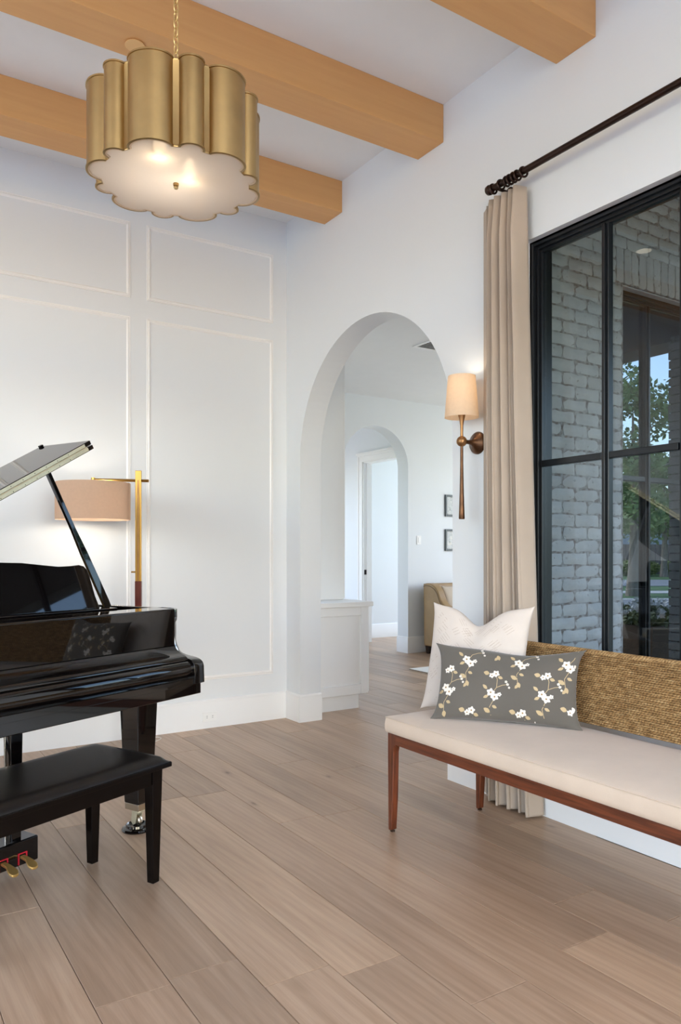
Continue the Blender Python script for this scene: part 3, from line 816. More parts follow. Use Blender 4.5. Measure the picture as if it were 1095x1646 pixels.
lathe('finial', [(0.001, -0.014), (0.006, -0.014), (0.008, -0.010), (0.006, -0.006), (0.009, -0.004), (0.009, 0.004), (0.001, 0.004)], 'antique_brass', ch, 16)
tube('stem', [(0, 0, 0.004), (0, 0, HH + 0.02)], 0.005, 'antique_brass', ch, 10)
sp = MB()
for a in (0.3, 0.3 + 2.094, 0.3 + 4.189): sp.add(*tube_v([(0, 0, HH - 0.02), (0.24 * math.cos(a), 0.24 * math.sin(a), HH - 0.02)], 0.004, 8))
sp.build('spider', 'antique_brass', ch)
lathe('loop', [(0.001, HH + 0.015), (0.010, HH + 0.015), (0.012, HH + 0.022), (0.006, HH + 0.030), (0.001, HH + 0.034)], 'gold_chain', ch, 16)
for bx_, by_ in ((-0.105, -0.135), (0.033, -0.04)):
    b_ = lathe('bulb', [(0.001, 0.018), (0.012, 0.020), (0.019, 0.030), (0.020, 0.040), (0.014, 0.055), (0.011, 0.070), (0.001, 0.072)], 'bulb', ch, 16, (bx_, by_, 0.0))
    tube('socket', [(bx_, by_, 0.07), (bx_, by_, 0.15), (0, 0, 0.20)], 0.011, 'antique_brass', ch, 10)
L = bpy.data.lights.new('chandelier_upper_light', 'POINT'); L.energy = 5.5; L.color = (1, 0.90, 0.79); L.shadow_soft_size = 0.04
lo = bpy.data.objects.new('chandelier_upper_light', L); col.objects.link(lo); lo.parent = ch; lo.location = (-0.02, 0.0, 0.215)
chain = empty('chain', (0, 0, 0)); chain.parent = ch
z = HH + 0.045; i = 0
link_me = None
while CH[2] + z < 3.655:
    if link_me is None:
        pts = [(0.0085 * math.cos(a) , 0, 0.0165 * math.sin(a) * (1.0)) for a in [2 * math.pi * q / 16 for q in range(16)]]
        vv, ff = tube_v(pts, 0.0026, 6, True); lk = obj('link', vv, ff, 'gold_chain', chain, 60); link_me = lk.data
    else:
        lk = bpy.data.objects.new('link', link_me); col.objects.link(lk); lk.parent = chain
    lk.location = (0, 0, z); lk.rotation_euler = (0, 0, R(90) * (i % 2) + R(20)); z += 0.0275; i += 1
lathe('canopy', [(0.001, 3.68 - CH[2]), (0.062, 3.68 - CH[2]), (0.062, 3.672 - CH[2]), (0.05, 3.66 - CH[2]), (0.012, 3.652 - CH[2]), (0.001, 3.65 - CH[2])], 'gold_chain', ch, 24)

# ---- recessed ceiling light (its reflection shows in the window)
dl = empty('recessed_light', (0.2, 4.1, CEIL)); tag(dl, 'round recessed ceiling light between the beams', 'ceiling light')
lathe('trim_ring', [(0.062, 0.0), (0.078, 0.0), (0.078, -0.004), (0.064, -0.006), (0.062, 0.0)], 'trim_paint', dl, 28)
lathe('lens', [(0.001, -0.001), (0.062, -0.001), (0.062, -0.003), (0.001, -0.003)], 'can_light', dl, 28)

# ---- floor lamp behind the piano
LP = (1.545, 4.785, 0)
lp = empty('floor_lamp', LP); tag(lp, 'brass floor lamp with linen drum shade and wooden sleeve behind the piano', 'lamp')
aw = Vector((-0.865, 0.50, 0)).normalized()   # the arm's direction
lathe('base', [(0.001, 0), (0.078, 0), (0.08, 0.006), (0.076, 0.024), (0.02, 0.028), (0.001, 0.029)], 'brass', lp, 32)
pole = MB(); pole.box(-0.019, 0.019, -0.010, 0.010, 0.026, 1.822)
po = pole.build('pole', 'brass', lp); bevel(po, 0.003, 2); po.rotation_euler = (0, 0, R(-30))
po2 = box('pole_rib', -0.004, 0.004, -0.013, -0.0098, 1.12, 1.76, 'bronze_warm', lp); po2.rotation_euler = (0, 0, R(-30))
sl = box('wood_sleeve', -0.021, 0.021, -0.0125, 0.0125, 0.78, 1.118, 'lamp_wood', lp, 0.004); sl.rotation_euler = (0, 0, R(-30))
kb = tube('knob', [(0, 0, 1.175), tuple(aw * 0.045 + Vector((0, 0, 1.175)))], [0.005, 0.005], 'brass', lp)
ar = MB()
p0 = aw * -0.065 + Vector((0, 0, 1.757)); p1 = aw * 0.285 + Vector((0, 0, 1.763))
v, f = tube_v([p0, p1], 0.009, 4); arm = obj('arm', v, f, 'brass', lp)
hc = aw * 0.285
lathe('arm_cap', [(0.001, 1.728), (0.013, 1.728), (0.013, 1.776), (0.001, 1.776)], 'brass', lp, 16, (hc.x, hc.y, 0))
def drum_shade(name, c, r0, r1, z0, z1, mat, parent, n=48, th=0.002):
    prof = [(r0, z0), (r1, z1), (r1 - th, z1), (r0 - th, z0)]
    v = []; f = []
    for r_, z_ in prof:
        for i in range(n):
            a = 2 * math.pi * i / n; v.append((c[0] + r_ * math.cos(a), c[1] + r_ * math.sin(a), z_))
    for j in range(4):
        for i in range(n): f.append((j * n + i, j * n + (i + 1) % n, ((j + 1) % 4) * n + (i + 1) % n, ((j + 1) % 4) * n + i))
    return obj(name, v, f, mat, parent, 40)
drum_shade('shade', (hc.x, hc.y), 0.230, 0.230, 1.508, 1.742, 'shade_linen', lp)
sp = MB()
for a in (0.5, 2.6, 4.7): sp.add(*tube_v([(hc.x, hc.y, 1.732), (hc.x + 0.228 * math.cos(a), hc.y + 0.228 * math.sin(a), 1.732)], 0.003, 6))
sp.build('shade_spider', 'brass', lp)
lathe('bulb', [(0.001, 1.58), (0.02, 1.585), (0.03, 1.61), (0.022, 1.65), (0.013, 1.68), (0.001, 1.681)], 'lamp_bulb', lp, 16, (hc.x, hc.y, 0))
tube('socket', [(hc.x, hc.y, 1.68), (hc.x, hc.y, 1.735)], 0.015, 'brass', lp)
L = bpy.data.lights.new('floor_lamp_light', 'POINT'); L.energy = 9.0; L.color = (1, 0.88, 0.74); L.shadow_soft_size = 0.05
lo = bpy.data.objects.new('floor_lamp_light', L); col.objects.link(lo); lo.parent = lp; lo.location = (hc.x, hc.y, 1.56)

# ---- wall sconce
SC = (XW, 3.105, 1.90)
sc = empty('wall_sconce', SC); tag(sc, 'bronze wall sconce with tapered silk shade and long drop stem beside the curtain', 'sconce')
lathe('backplate', [(0.001, 0.0), (0.062, 0.0), (0.062, -0.006), (0.052, -0.018), (0.03, -0.028), (0.014, -0.05), (0.011, -0.075), (0.013, -0.1), (0.001, -0.1)], 'bronze_brown', sc, 28, axis='x')
sx_ = -0.118
lathe('ball', [(0.001, -0.029)] + [(0.029 * math.cos(a), 0.029 * math.sin(a)) for a in [R(-80 + 20 * q) for q in range(9)]] + [(0.001, 0.029)], 'bronze_warm', sc, 24, (sx_, 0, 0))
lathe('upper_stem', [(0.001, 0.024), (0.0085, 0.024), (0.0075, 0.05), (0.0085, 0.085), (0.013, 0.115), (0.019, 0.140), (0.0195, 0.148), (0.016, 0.152), (0.001, 0.153)], 'bronze_warm', sc, 20, (sx_, 0, 0))
lathe('drop_stem', [(0.001, -0.024), (0.008, -0.024), (0.0085, -0.12), (0.011, -0.26), (0.0145, -0.37), (0.0165, -0.415), (0.0145, -0.42), (0.001, -0.42)], 'bronze_brown', sc, 20, (sx_, 0, 0))
drum_shade('shade', (sx_, 0), 0.092, 0.074, 0.128, 0.352, 'shade_silk', sc)
lathe('candle_socket', [(0.001, 0.15), (0.018, 0.15), (0.024, 0.158), (0.012, 0.166), (0.012, 0.2), (0.001, 0.2)], 'bronze_warm', sc, 16, (sx_, 0, 0))
lathe('bulb', [(0.001, 0.198), (0.012, 0.2), (0.018, 0.215), (0.016, 0.24), (0.006, 0.27), (0.001, 0.275)], 'lamp_bulb', sc, 14, (sx_, 0, 0))
L = bpy.data.lights.new('sconce_light', 'POINT'); L.energy = 2.0; L.color = (1, 0.86, 0.68); L.shadow_soft_size = 0.02
lo = bpy.data.objects.new('sconce_light', L); col.objects.link(lo); lo.parent = sc; lo.location = (sx_, 0, 0.295)

# ---- curtain rod, rings and curtain
RX, RZ = 2.797, 3.185
rod = empty('curtain_rod', (RX, 2.9, RZ)); tag(rod, 'dark bronze curtain rod with rings above the window', 'curtain rod')
def rl(y): return y - 2.9
tube('pole', [(0, rl(2.90), 0), (0, rl(0.6), 0)], 0.0165, 'bronze_dark', rod, 16)
lathe('finial', [(0.001, 0.036), (0.014, 0.034), (0.024, 0.024), (0.026, 0.010), (0.020, 0.002), (0.021, -0.006), (0.018, -0.010), (0.001, -0.012)], 'bronze_dark', rod, 20, axis='y')
br = MB(); br.add(*tube_v([(0, rl(2.86), -0.012), (0.06, rl(2.86), -0.012), (XW - RX, rl(2.86), -0.012)], 0.008, 10)); br.add(*lathe_v([(0.001, 0), (0.03, 0), (0.03, -0.008), (0.001, -0.01)], 20, (XW - RX, rl(2.86), -0.012), 'x'))
br.build('bracket', 'bronze_dark', rod, 50)
for yy in (2.885, 2.83, 2.79, 2.765, 2.74, 2.715, 2.675):
    pts = [(0.023 * math.cos(a), 0, 0.023 * math.sin(a) - 0.005) for a in [2 * math.pi * q / 20 for q in range(20)]]
    o = tube('ring', pts, 0.0058, 'bronze_dark', rod, 8, True); o.location = (0, rl(yy), 0); o.rotation_euler = (0, 0, R(random.uniform(-12, 12)))
# curtain as one pleated cloth: plan curve with deep folds, from the wall return to the loose right hem
def curtain_curve(tz):
    """plan points at height fraction tz (0 floor .. 1 top)"""
    yend = 2.600 + 0.112 * tz ** 0.8 + 0.058
    amp = 0.042 + 0.004 * (1 - tz)
    if tz > 0.93: amp *= 1 - 0.45 * (tz - 0.93) / 0.07
    pts = []
    N = 150; folds = 4.5
    y0 = 2.945
    for i in range(16):
        s = i / 16
        pts.append((2.882 + (2.835 - 2.882) * s, 3.045 + (2.975 - 3.045) * s - 0.01 * math.sin(s * math.pi)))
    for i in range(N + 1):
        s = i / N
        ss = s + 0.010 * math.sin(7 * s + 1.0)
        ph = 2 * math.pi * folds * ss
        a = amp * (1 + 0.25 * math.sin(3.1 * s * 6 + 2.2))
        x = 2.818 + a * math.cos(ph)
        y = y0 + (yend - 0.03 - y0) * s + 0.022 * math.sin(ph * 2.0 + 0.4) * 0.6 + 0.016 * math.sin(ph + 0.9)
        y += 0.006 * math.sin(ph * 2 + 3 * tz)
        pts.append((x, y))
    xl, yl = pts[-1]
    for i in range(1, 13):
        s = i / 12
        pts.append((xl + (2.86 - xl) * s - 0.02 * math.sin(s * math.pi), yl + (yend - 0.058 - yl) * s))
    return pts
rows = [0.0, 0.004, 0.05, 0.12, 0.22, 0.34, 0.46, 0.58, 0.7, 0.8, 0.88, 0.93, 0.96, 0.985, 1.0]
v = []; f = []
for tz in rows:
    c_ = curtain_curve(tz)
    for x, y in c_: v.append((x, y, 0.012 + tz * 3.125))
nc = len(curtain_curve(0))
for j in range(len(rows) - 1):
    for i in range(nc - 1): f.append((j * nc + i, j * nc + i + 1, (j + 1) * nc + i + 1, (j + 1) * nc + i))
cu = obj('curtain', v, f, 'curtain_linen', None, 80)
so = cu.modifiers.new('thick', 'SOLIDIFY'); so.thickness = 0.003; so.offset = 0
tag(cu, 'floor length taupe linen curtain panel hanging in pleats', 'curtain')

# ---- upholstered bench
BN = (2.40, 1.9, 0)
be = empty('upholstered_bench', BN); tag(be, 'long linen bench with walnut frame and woven seagrass back by the window', 'bench')
def bl_(x, y): return x - BN[0], y - BN[1]
bx0, by0 = bl_(2.105, 0.92); bx1, by1 = bl_(2.70, 2.872)
nx_, ny_ = 14, 40
v = []; f = []
def seat_z(a, b):
    ea = 1 - abs(2 * a - 1) ** 10; eb = 1 - abs(2 * b - 1) ** 40
    return 0.534 + 0.010 * min(ea, eb) + 0.010 * (1 - (2 * a - 1) ** 2) * (1 - (2 * b - 1) ** 8)
def edge_in(tt): return tt
for j in range(ny_ + 1):
    for i in range(nx_ + 1):
        a, b = i / nx_, j / ny_
        a2 = 0.5 - 0.5 * math.cos(math.pi * a); b2 = 0.5 - 0.5 * math.cos(math.pi * b)
        v.append((bx0 + (bx1 - bx0) * a2, by0 + (by1 - by0) * b2, seat_z(a2, b2)))
for j in range(ny_):
    for i in range(nx_): f.append((j * (nx_ + 1) + i, j * (nx_ + 1) + i + 1, (j + 1) * (nx_ + 1) + i + 1, (j + 1) * (nx_ + 1) + i))
ring = [i for i in range(nx_ + 1)] + [j * (nx_ + 1) + nx_ for j in range(1, ny_ + 1)] + [ny_ * (nx_ + 1) + i for i in range(nx_ - 1, -1, -1)] + [j * (nx_ + 1) for j in range(ny_ - 1, 0, -1)]
prev = ring
for zz, off in ((0.524, 0.004), (0.50, 0.007), (0.48, 0.007), (0.466, 0.004), (0.462, 0.0)):
    cur = []
    for q in ring:
        x, y, _ = v[q]
        ox = -off if abs(x - bx0) < 1e-6 else off if abs(x - bx1) < 1e-6 else 0
        oy = -off if abs(y - by0) < 1e-6 else off if abs(y - by1) < 1e-6 else 0
        cur.append(len(v)); v.append((x + ox, y + oy, zz))
    for i in range(len(ring)): f.append((prev[i], prev[(i + 1) % len(ring)], cur[(i + 1) % len(ring)], cur[i]))
    prev = cur
f.append(tuple(prev))
st = obj('seat_cushion', v, f, 'seat_linen', be, 60)
wl_ = [(bx0 - 0.004, by0 - 0.004, 0.532), (bx1 + 0.004, by0 - 0.004, 0.532), (bx1 + 0.004, by1 + 0.004, 0.532), (bx0 - 0.004, by1 + 0.004, 0.532)]
pts = []
for i in range(4):
    p, q = Vector(wl_[i]), Vector(wl_[(i + 1) % 4])
    for s in range(8): pts.append(p + (q - p) * (s / 8))
tube('welt', pts, 0.0028, 'seat_linen', st, 6, True)
def rail(nm, x0, x1, y0, y1):
    a, b = bl_(x0, y0), bl_(x1, y1)
    return box(nm, a[0], b[0], a[1], b[1], 0.412, 0.461, 'walnut', be, 0.003)
rail('front_rail', 2.108, 2.136, 0.93, 2.862); rail('back_rail', 2.66, 2.688, 0.93, 2.862)
rail('side_rail', 2.136, 2.66, 2.834, 2.862); rail('side_rail', 2.136, 2.66, 0.93, 0.958)
def bench_leg(x, y, front, left):
    # profile in the y-z plane, curving into the rail
    sgn = -1 if left else 1
    o0 = y
    pr = [(0.0, 0.0), (0.0, 0.461), (0.062, 0.461), (0.062, 0.412), (0.050, 0.400), (0.044, 0.375), (0.043, 0.32), (0.038, 0.16), (0.026, 0.012), (0.026, 0.008), (0.022, 0.0), (0.004, 0.0)]
    pr = [(0.006, 0.008)] + [(0.004, 0.03), (0.0, 0.35), (0.0, 0.461)] + pr[2:9]
    pts = [(o0 - BN[1] + sgn * a, b) for a, b in pr]
    xx = x - BN[0]
    o = prism('leg', pts, xx - 0.017, xx + 0.017, 'yz', 'walnut_leg', be, 0.004)
    box('glide', xx - 0.008, xx + 0.008, min(o0 - BN[1] + sgn * 0.008, o0 - BN[1] + sgn * 0.024), max(o0 - BN[1] + sgn * 0.008, o0 - BN[1] + sgn * 0.024), 0.0, 0.008, 'dark_leg', o)
bench_leg(2.124, 2.868, True, True); bench_leg(2.672, 2.868, False, True); bench_leg(2.124, 0.924, True, False); bench_leg(2.672, 0.924, False, False)
# backrest: a leaning woven panel with cord ridges
bz0, bz1, n_r = 0.565, 0.862, 34
v = []; f = []
front = []
for i in range(n_r * 6 + 1):
    s = i / (n_r * 6); h = abs(math.sin(math.pi * s * n_r)) ** 0.7 * 0.005
    lean = 0.02 + 0.055 * s
    front.append((2.645 - BN[0] + lean - h, bz0 + (bz1 - bz0) * s))
topc = [(2.645 - BN[0] + 0.075 + 0.014 - 0.014 * math.cos(a), bz1 + 0.014 * math.sin(a)) for a in [math.pi * q / 8 for q in range(1, 8)]]
back = [(2.645 - BN[0] + 0.075 + 0.028, bz1), (2.645 - BN[0] + 0.02 + 0.028, bz0)]
prof = front + topc + back
ys = [2.80 - (2.80 - 0.98) * q / 30 for q in range(31)]
npf = len(prof)
for y in ys:
    for x, z_ in prof: v.append((x, y - BN[1], z_))
for j in range(len(ys) - 1):
    for i in range(npf): f.append((j * npf + i, j * npf + (i + 1) % npf, (j + 1) * npf + (i + 1) % npf, (j + 1) * npf + i))
f.append(tuple(range(npf))[::-1]); f.append(tuple(range((len(ys) - 1) * npf, len(ys) * npf)))
obj('woven_backrest', v, f, 'seagrass', be, 60)
for yy in (2.76, 1.02):
    y_ = yy - BN[1]
    prism('back_post', [(2.668 - BN[0], 0.43), (2.690 - BN[0], 0.43), (2.735 - BN[0], 0.80), (2.722 - BN[0], 0.80)], y_ - 0.018, y_ + 0.018, 'xz', 'walnut_leg', be, 0.003)

# ---- pillows
class Pillow:
    def __init__(s, w, h, T, origin, wdir, n, lean, pinch=0.05, chop=0.0, droop=0.0, ear=0.0):
        s.w, s.h, s.T, s.pinch, s.chop, s.droop, s.ear = w, h, T, pinch, chop, droop, ear
        W = Vector(wdir).normalized(); N = Vector(n).normalized()
        up = Vector((0, 0, 1)) * math.cos(lean) - N * math.sin(lean)   # leans away from the viewer side
        s.W, s.U, s.N = W, up, up.cross(W) if up.cross(W).dot(N) > 0 else W.cross(up)
        s.o = Vector(origin)     # middle of the bottom edge
    def p(s, u, v, side, off=0.0):
        x = s.w / 2 * u * (1 - s.pinch * (1 - v * v)) * (1 + s.ear * (abs(u) ** 8) * (abs(v) ** 8))
        y = s.h / 2 * v * (1 - s.pinch * (1 - u * u)) * (1 + s.ear * (abs(u) ** 8) * (abs(v) ** 8)) + s.h / 2
        if s.chop:
            y -= s.chop * math.exp(-(u / 0.36) ** 2) * max(0, (v + 1) / 2) ** 2.5
        if s.droop: y -= s.droop * math.exp(-((u - 0.25) / 0.5) ** 2) * max(0, (v + 1) / 2) ** 3
        t_ = s.T / 2 * (max(0, (1 - u * u)) * max(0, (1 - v * v))) ** 0.42
        t_ *= 1 + 0.05 * math.sin(5 * u + 2 * v) + 0.04 * math.sin(7 * v - 3 * u)
        if s.chop: t_ *= 1 - 0.25 * math.exp(-(u / 0.16) ** 2) * max(0, v) ** 1.0
        return s.o + s.W * x + s.U * y + s.N * (side * t_ + off)
    def mesh(s, name, mat, nu=40, nv=32):
        v = []; f = []
        g = lambda i, n: math.sin((i / n - 0.5) * math.pi)
        for side in (1, -1):
            o = len(v)
            for j in range(nv + 1):
                for i in range(nu + 1): v.append(s.p(g(i, nu), g(j, nv), side))
            for j in range(nv):
                for i in range(nu):
                    q = (o + j * (nu + 1) + i, o + j * (nu + 1) + i + 1, o + (j + 1) * (nu + 1) + i + 1, o + (j + 1) * (nu + 1) + i)
                    f.append(q if side == 1 else q[::-1])
        me = bpy.data.meshes.new(name); me.from_pydata([tuple(p) for p in v], [], f)
        bm = bmesh.new(); bm.from_mesh(me); bmesh.ops.remove_doubles(bm, verts=bm.verts, dist=0.0006); bmesh.ops.recalc_face_normals(bm, faces=bm.faces); bm.to_mesh(me); bm.free()
        me.materials.append(M[mat]); me.shade_smooth()
        ob = bpy.data.objects.new(name, me); col.objects.link(ob); return ob

cp_ = Pillow(0.50, 0.505, 0.15, (2.443, 2.672, 0.552), (0.40, -0.917, 0), (-0.917, -0.40, 0), R(16), 0.05, chop=0.085, ear=0.05)
cpo = cp_.mesh('throw_pillow', 'pillow_cream'); tag(cpo, 'large square cream pillow with stitched dashes and a dented top, behind the floral one', 'pillow', 'bench pillows')
st_ = MB(); rp = random.Random(3)
for i in range(64):
    u, v_ = rp.uniform(-0.86, 0.86), rp.uniform(-0.9, 0.86); a = R(rp.choice((38, -38, 42, -42))); L = rp.uniform(0.05, 0.11)
    for k in range(rp.choice((2, 3))):
        du, dv = -math.sin(a) * 0.055 * k, math.cos(a) * 0.055 * k
        q = []
        for s, wd in ((-1, -0.0028), (-1, 0.0028), (1, 0.0028), (1, -0.0028)):
            uu = u + du + math.cos(a) * L * s - math.sin(a) * wd; vv_ = v_ + dv + math.sin(a) * L * s + math.cos(a) * wd
            q.append((uu, vv_))
        if all(abs(x) < 0.93 and abs(y) < 0.93 for x, y in q):
            st_.add([cp_.p(x, y, 1, 0.0006) for x, y in q], [(0, 1, 2, 3)])
so_ = st_.build('stitching', 'cord_stitch', cpo); so_['kind'] = 'stuff'

fp_ = Pillow(0.63, 0.335, 0.14, (2.40, 2.41, 0.552), (0.578, -0.816, 0), (-0.816, -0.578, 0), R(20), 0.055, droop=0.022, ear=0.07)
fpo = fp_.mesh('throw_pillow', 'pillow_grey'); tag(fpo, 'grey lumbar pillow printed with white blossom sprigs in front', 'pillow', 'bench pillows')
pm_ = MB()
asp = fp_.w / fp_.h
def P2(cx, cy, pts, mi, off):
    q = [(cx + x / (fp_.w / 2), cy + y / (fp_.h / 2)) for x, y in pts]     # metres to u, v
    if all(abs(a) < 0.985 and abs(b) < 0.985 for a, b in q):
        pm_.add([fp_.p(a, b, 1, off) for a, b in q], [tuple(range(len(q)))], mi)
def leafshape(cx, cy, x, y, L, W, ang, mi, off):
    ca, sa = math.cos(ang), math.sin(ang); pts = []
    for t_, wv in ((0, 0), (0.2, 0.7), (0.5, 1), (0.8, 0.6), (1, 0), (0.8, -0.6), (0.5, -1), (0.2, -0.7)):
        a, b = t_ * L, wv * W / 2; pts.append((x + a * ca - b * sa, y + a * sa + b * ca))
    P2(cx, cy, pts, mi, off)
def blossom(cx, cy, x, y, r, rp):
    a0 = rp.uniform(0, 6)
    for k in range(5): leafshape(cx, cy, x, y, r, r * 0.8, a0 + k * 1.2566, 0, 0.0010)
    P2(cx, cy, [(x + r * 0.22 * math.cos(q), y + r * 0.22 * math.sin(q)) for q in [k * 1.047 for k in range(6)]], 2, 0.0014)
def vine(cx, cy, pts, w_=0.0013):
    for i in range(len(pts) - 1):
        (x0, y0), (x1, y1) = pts[i], pts[i + 1]; L = math.hypot(x1 - x0, y1 - y0) + 1e-9; nx, ny = -(y1 - y0) / L * w_, (x1 - x0) / L * w_
        P2(cx, cy, [(x0 - nx, y0 - ny), (x1 - nx, y1 - ny), (x1 + nx, y1 + ny), (x0 + nx, y0 + ny)], 1, 0.0006)
def sprig(u, v_, seed, s=1.0):
    rp = random.Random(seed)
    c = [(0.00, -0.085), (-0.005, -0.055), (0.008, -0.03), (0.004, 0.0), (0.018, 0.02), (0.04, 0.03), (0.06, 0.034)]
    vine(u, v_, [(x * s, y * s) for x, y in c]); vine(u, v_, [(0.018 * s, 0.02 * s), (0.02 * s, 0.05 * s), (0.012 * s, 0.075 * s)])
    for x, y, r in ((-0.004, 0.0, 0.017), (0.012, -0.016, 0.017), (0.014, 0.074, 0.015), (-0.002, 0.066, 0.012), (0.03, -0.006, 0.009)): blossom(u, v_, x * s, y * s, r * s, rp)
    for x, y, r in ((0.06, 0.034, 0.006), (0.066, 0.022, 0.005), (0.054, 0.044, 0.006)): blossom(u, v_, x * s, y * s, r * s, rp)
    for x, y, L, W, a in ((-0.018, 0.012, 0.024, 0.013, 2.4), (-0.012, -0.012, 0.022, 0.012, 3.6), (0.0, -0.085, 0.024, 0.015, -1.2), (-0.003, -0.075, 0.028, 0.017, 2.6), (0.004, -0.05, 0.02, 0.012, -0.4), (-0.012, 0.072, 0.024, 0.018, 2.9), (0.022, 0.062, 0.02, 0.013, -0.3), (0.002, -0.095, 0.02, 0.012, -2.2)):
        leafshape(u, v_, x * s, y * s, L * s, W * s, a, 1, 0.0008)
for u, v_, sd in ((-0.86, -0.20, 1), (-0.56, 0.62, 2), (-0.17, -0.28, 3), (0.20, 0.66, 4), (0.56, -0.24, 5), (0.86, 0.62, 6), (-0.50, -1.32, 7), (0.22, -1.30, 8), (0.92, -1.1, 9), (-0.12, 1.45, 10)):
    sprig(u, v_, sd, 1.2)
po_ = pm_.build('floral_print', None, fpo, None, ['flower_white', 'flower_tan', 'flower_heart']); po_['kind'] = 'stuff'

# ---- piano
PC = (1.135, 3.512, 0)
pi = empty('grand_piano', PC, R(25)); tag(pi, 'glossy black grand piano with raised lid and closed fallboard', 'piano')
KR, KL = 0.135, -1.365
def rim_outline(inset=0.0):
    out = [(KR - inset, -0.11)]
    out += [(KR - inset, 0.25)]
    out += [(a, b) for a, b in bez((KR - inset, 0.38), (KR - inset, 0.75), (-0.42 - inset * 0.6, 0.72), (-0.50 - inset * 0.4, 1.08 - inset), 16)]
    out += [(a, b) for a, b in bez((-0.50 - inset * 0.4, 1.08 - inset), (-0.58, 1.34 - inset), (-1.0, 1.36 - inset), (-1.2, 1.32 - inset), 10)[1:]]
    out += [(a, b) for a, b in bez((-1.2, 1.32 - inset), (-1.3 + inset, 1.3 - inset), (KL + inset, 1.2), (KL + inset, 1.0), 6)[1:]]
    out += [(KL + inset, -0.11)]
    return out
ro_, ri_ = rim_outline(), rim_outline(0.042)
n = len(ro_); v = []; f = []
for P_, zz in ((ro_, 0.68), (ro_, 1.036), (ri_, 1.036), (ri_, 0.68)): v += [(x, y, zz) for x, y in P_]
for j in range(4):
    for i in range(n - 1): f.append((j * n + i, j * n + i + 1, ((j + 1) % 4) * n + i + 1, ((j + 1) % 4) * n + i))
f.append((0, n, 2 * n, 3 * n)); f.append((n - 1, 4 * n - 1, 3 * n - 1, 2 * n - 1))
bevel(obj('rim', v, f, 'lacquer', pi, 35), 0.004, 2)
# soundboard and iron plate inside
si = rim_outline(0.045)
v, f = prism_v(si, 0.80, 0.815, 'xy'); obj('soundboard', v, f, 'walnut', pi)
sp_ = [(x, y) for x, y in rim_outline(0.075)]; sp_[0] = (sp_[0][0], 0.02); sp_[-1] = (sp_[-1][0], 0.02)
v, f = prism_v(sp_, 0.90, 0.915, 'xy'); obj('iron_plate', v, f, 'piano_plate', pi)
# front stretcher board, fallboard, keyslip, keybed (profiles e, z extruded along the keyboard)
prism('stretcher', [(-0.165, 0.868), (-0.165, 1.034), (-0.160, 1.039), (-0.02, 1.039), (-0.02, 0.868)], KL + 0.062, KR - 0.067, 'yz', 'lacquer', pi, 0.002)
fbp = bez((-0.150, 0.878), (-0.170, 0.860), (-0.19, 0.842), (-0.215, 0.832), 8) + bez((-0.215, 0.832), (-0.235, 0.826), (-0.245, 0.822), (-0.250, 0.812), 5)[1:] + [(-0.250, 0.806)]
fbp += [(-0.120, 0.800), (-0.120, 0.878)]
prism('fallboard', fbp, KL + 0.068, KR - 0.070, 'yz', 'lacquer', pi, 0, 40)
ksp = [(-0.20, 0.806), (-0.247, 0.804)] + bez((-0.247, 0.804), (-0.275, 0.800), (-0.280, 0.775), (-0.278, 0.752), 8) + bez((-0.278, 0.752), (-0.272, 0.738), (-0.268, 0.735), (-0.268, 0.728), 4)[1:] + [(-0.284, 0.725), (-0.284, 0.700), (-0.20, 0.700)]
prism('keyslip', ksp, KL + 0.066, KR - 0.067, 'yz', 'lacquer', pi, 0, 40)
box('keybed', KL + 0.006, KR - 0.006, -0.272, -0.02, 0.648, 0.700, 'lacquer', pi, 0.004)
box('belly_rail', KL + 0.05, KR - 0.05, -0.02, 0.40, 0.655, 0.70, 'lacquer', pi, 0.004)
arm_p = [(-0.10, 1.036), (-0.103, 1.036), (-0.104, 1.0), (-0.102, 0.985), (-0.094, 0.972), (-0.092, 0.955)] + bez((-0.092, 0.955), (-0.088, 0.86), (-0.115, 0.825), (-0.195, 0.817), 10)[1:] + bez((-0.195, 0.817), (-0.25, 0.812), (-0.282, 0.806), (-0.285, 0.775), 8)[1:] + [(-0.288, 0.70), (-0.02, 0.70), (-0.02, 1.036)]
def cheek(ks, flip):
    v = []; f = []; n_ = len(arm_p)
    for k_, sh in ks:
        for y, z_ in arm_p:
            w_ = 0 if y > -0.03 else max(0.0, min(1.0, (z_ - 0.80) / 0.05))
            v.append((k_, y - sh * w_ - (0.004 if sh > 0.03 else 0) * (y < -0.2), z_))
    for j in range(len(ks) - 1):
        for i in range(n_): f.append((j * n_ + i, j * n_ + (i + 1) % n_, (j + 1) * n_ + (i + 1) % n_, (j + 1) * n_ + i))
    f.append(tuple(range(n_))[::-1]); f.append(tuple(range((len(ks) - 1) * n_, len(ks) * n_)))
    return bevel(obj('cheek_arm', v, f, 'lacquer', pi, 35), 0.003, 2)
cheek([(KR - 0.066, 0.060), (KR - 0.05, 0.056), (KR - 0.03, 0.042), (KR - 0.012, 0.022), (KR - 0.003, 0.006), (KR, 0.0)], 1)
cheek([(KL + 0.066, 0.060), (KL + 0.05, 0.056), (KL + 0.03, 0.042), (KL + 0.012, 0.022), (KL + 0.003, 0.006), (KL, 0.0)], -1)
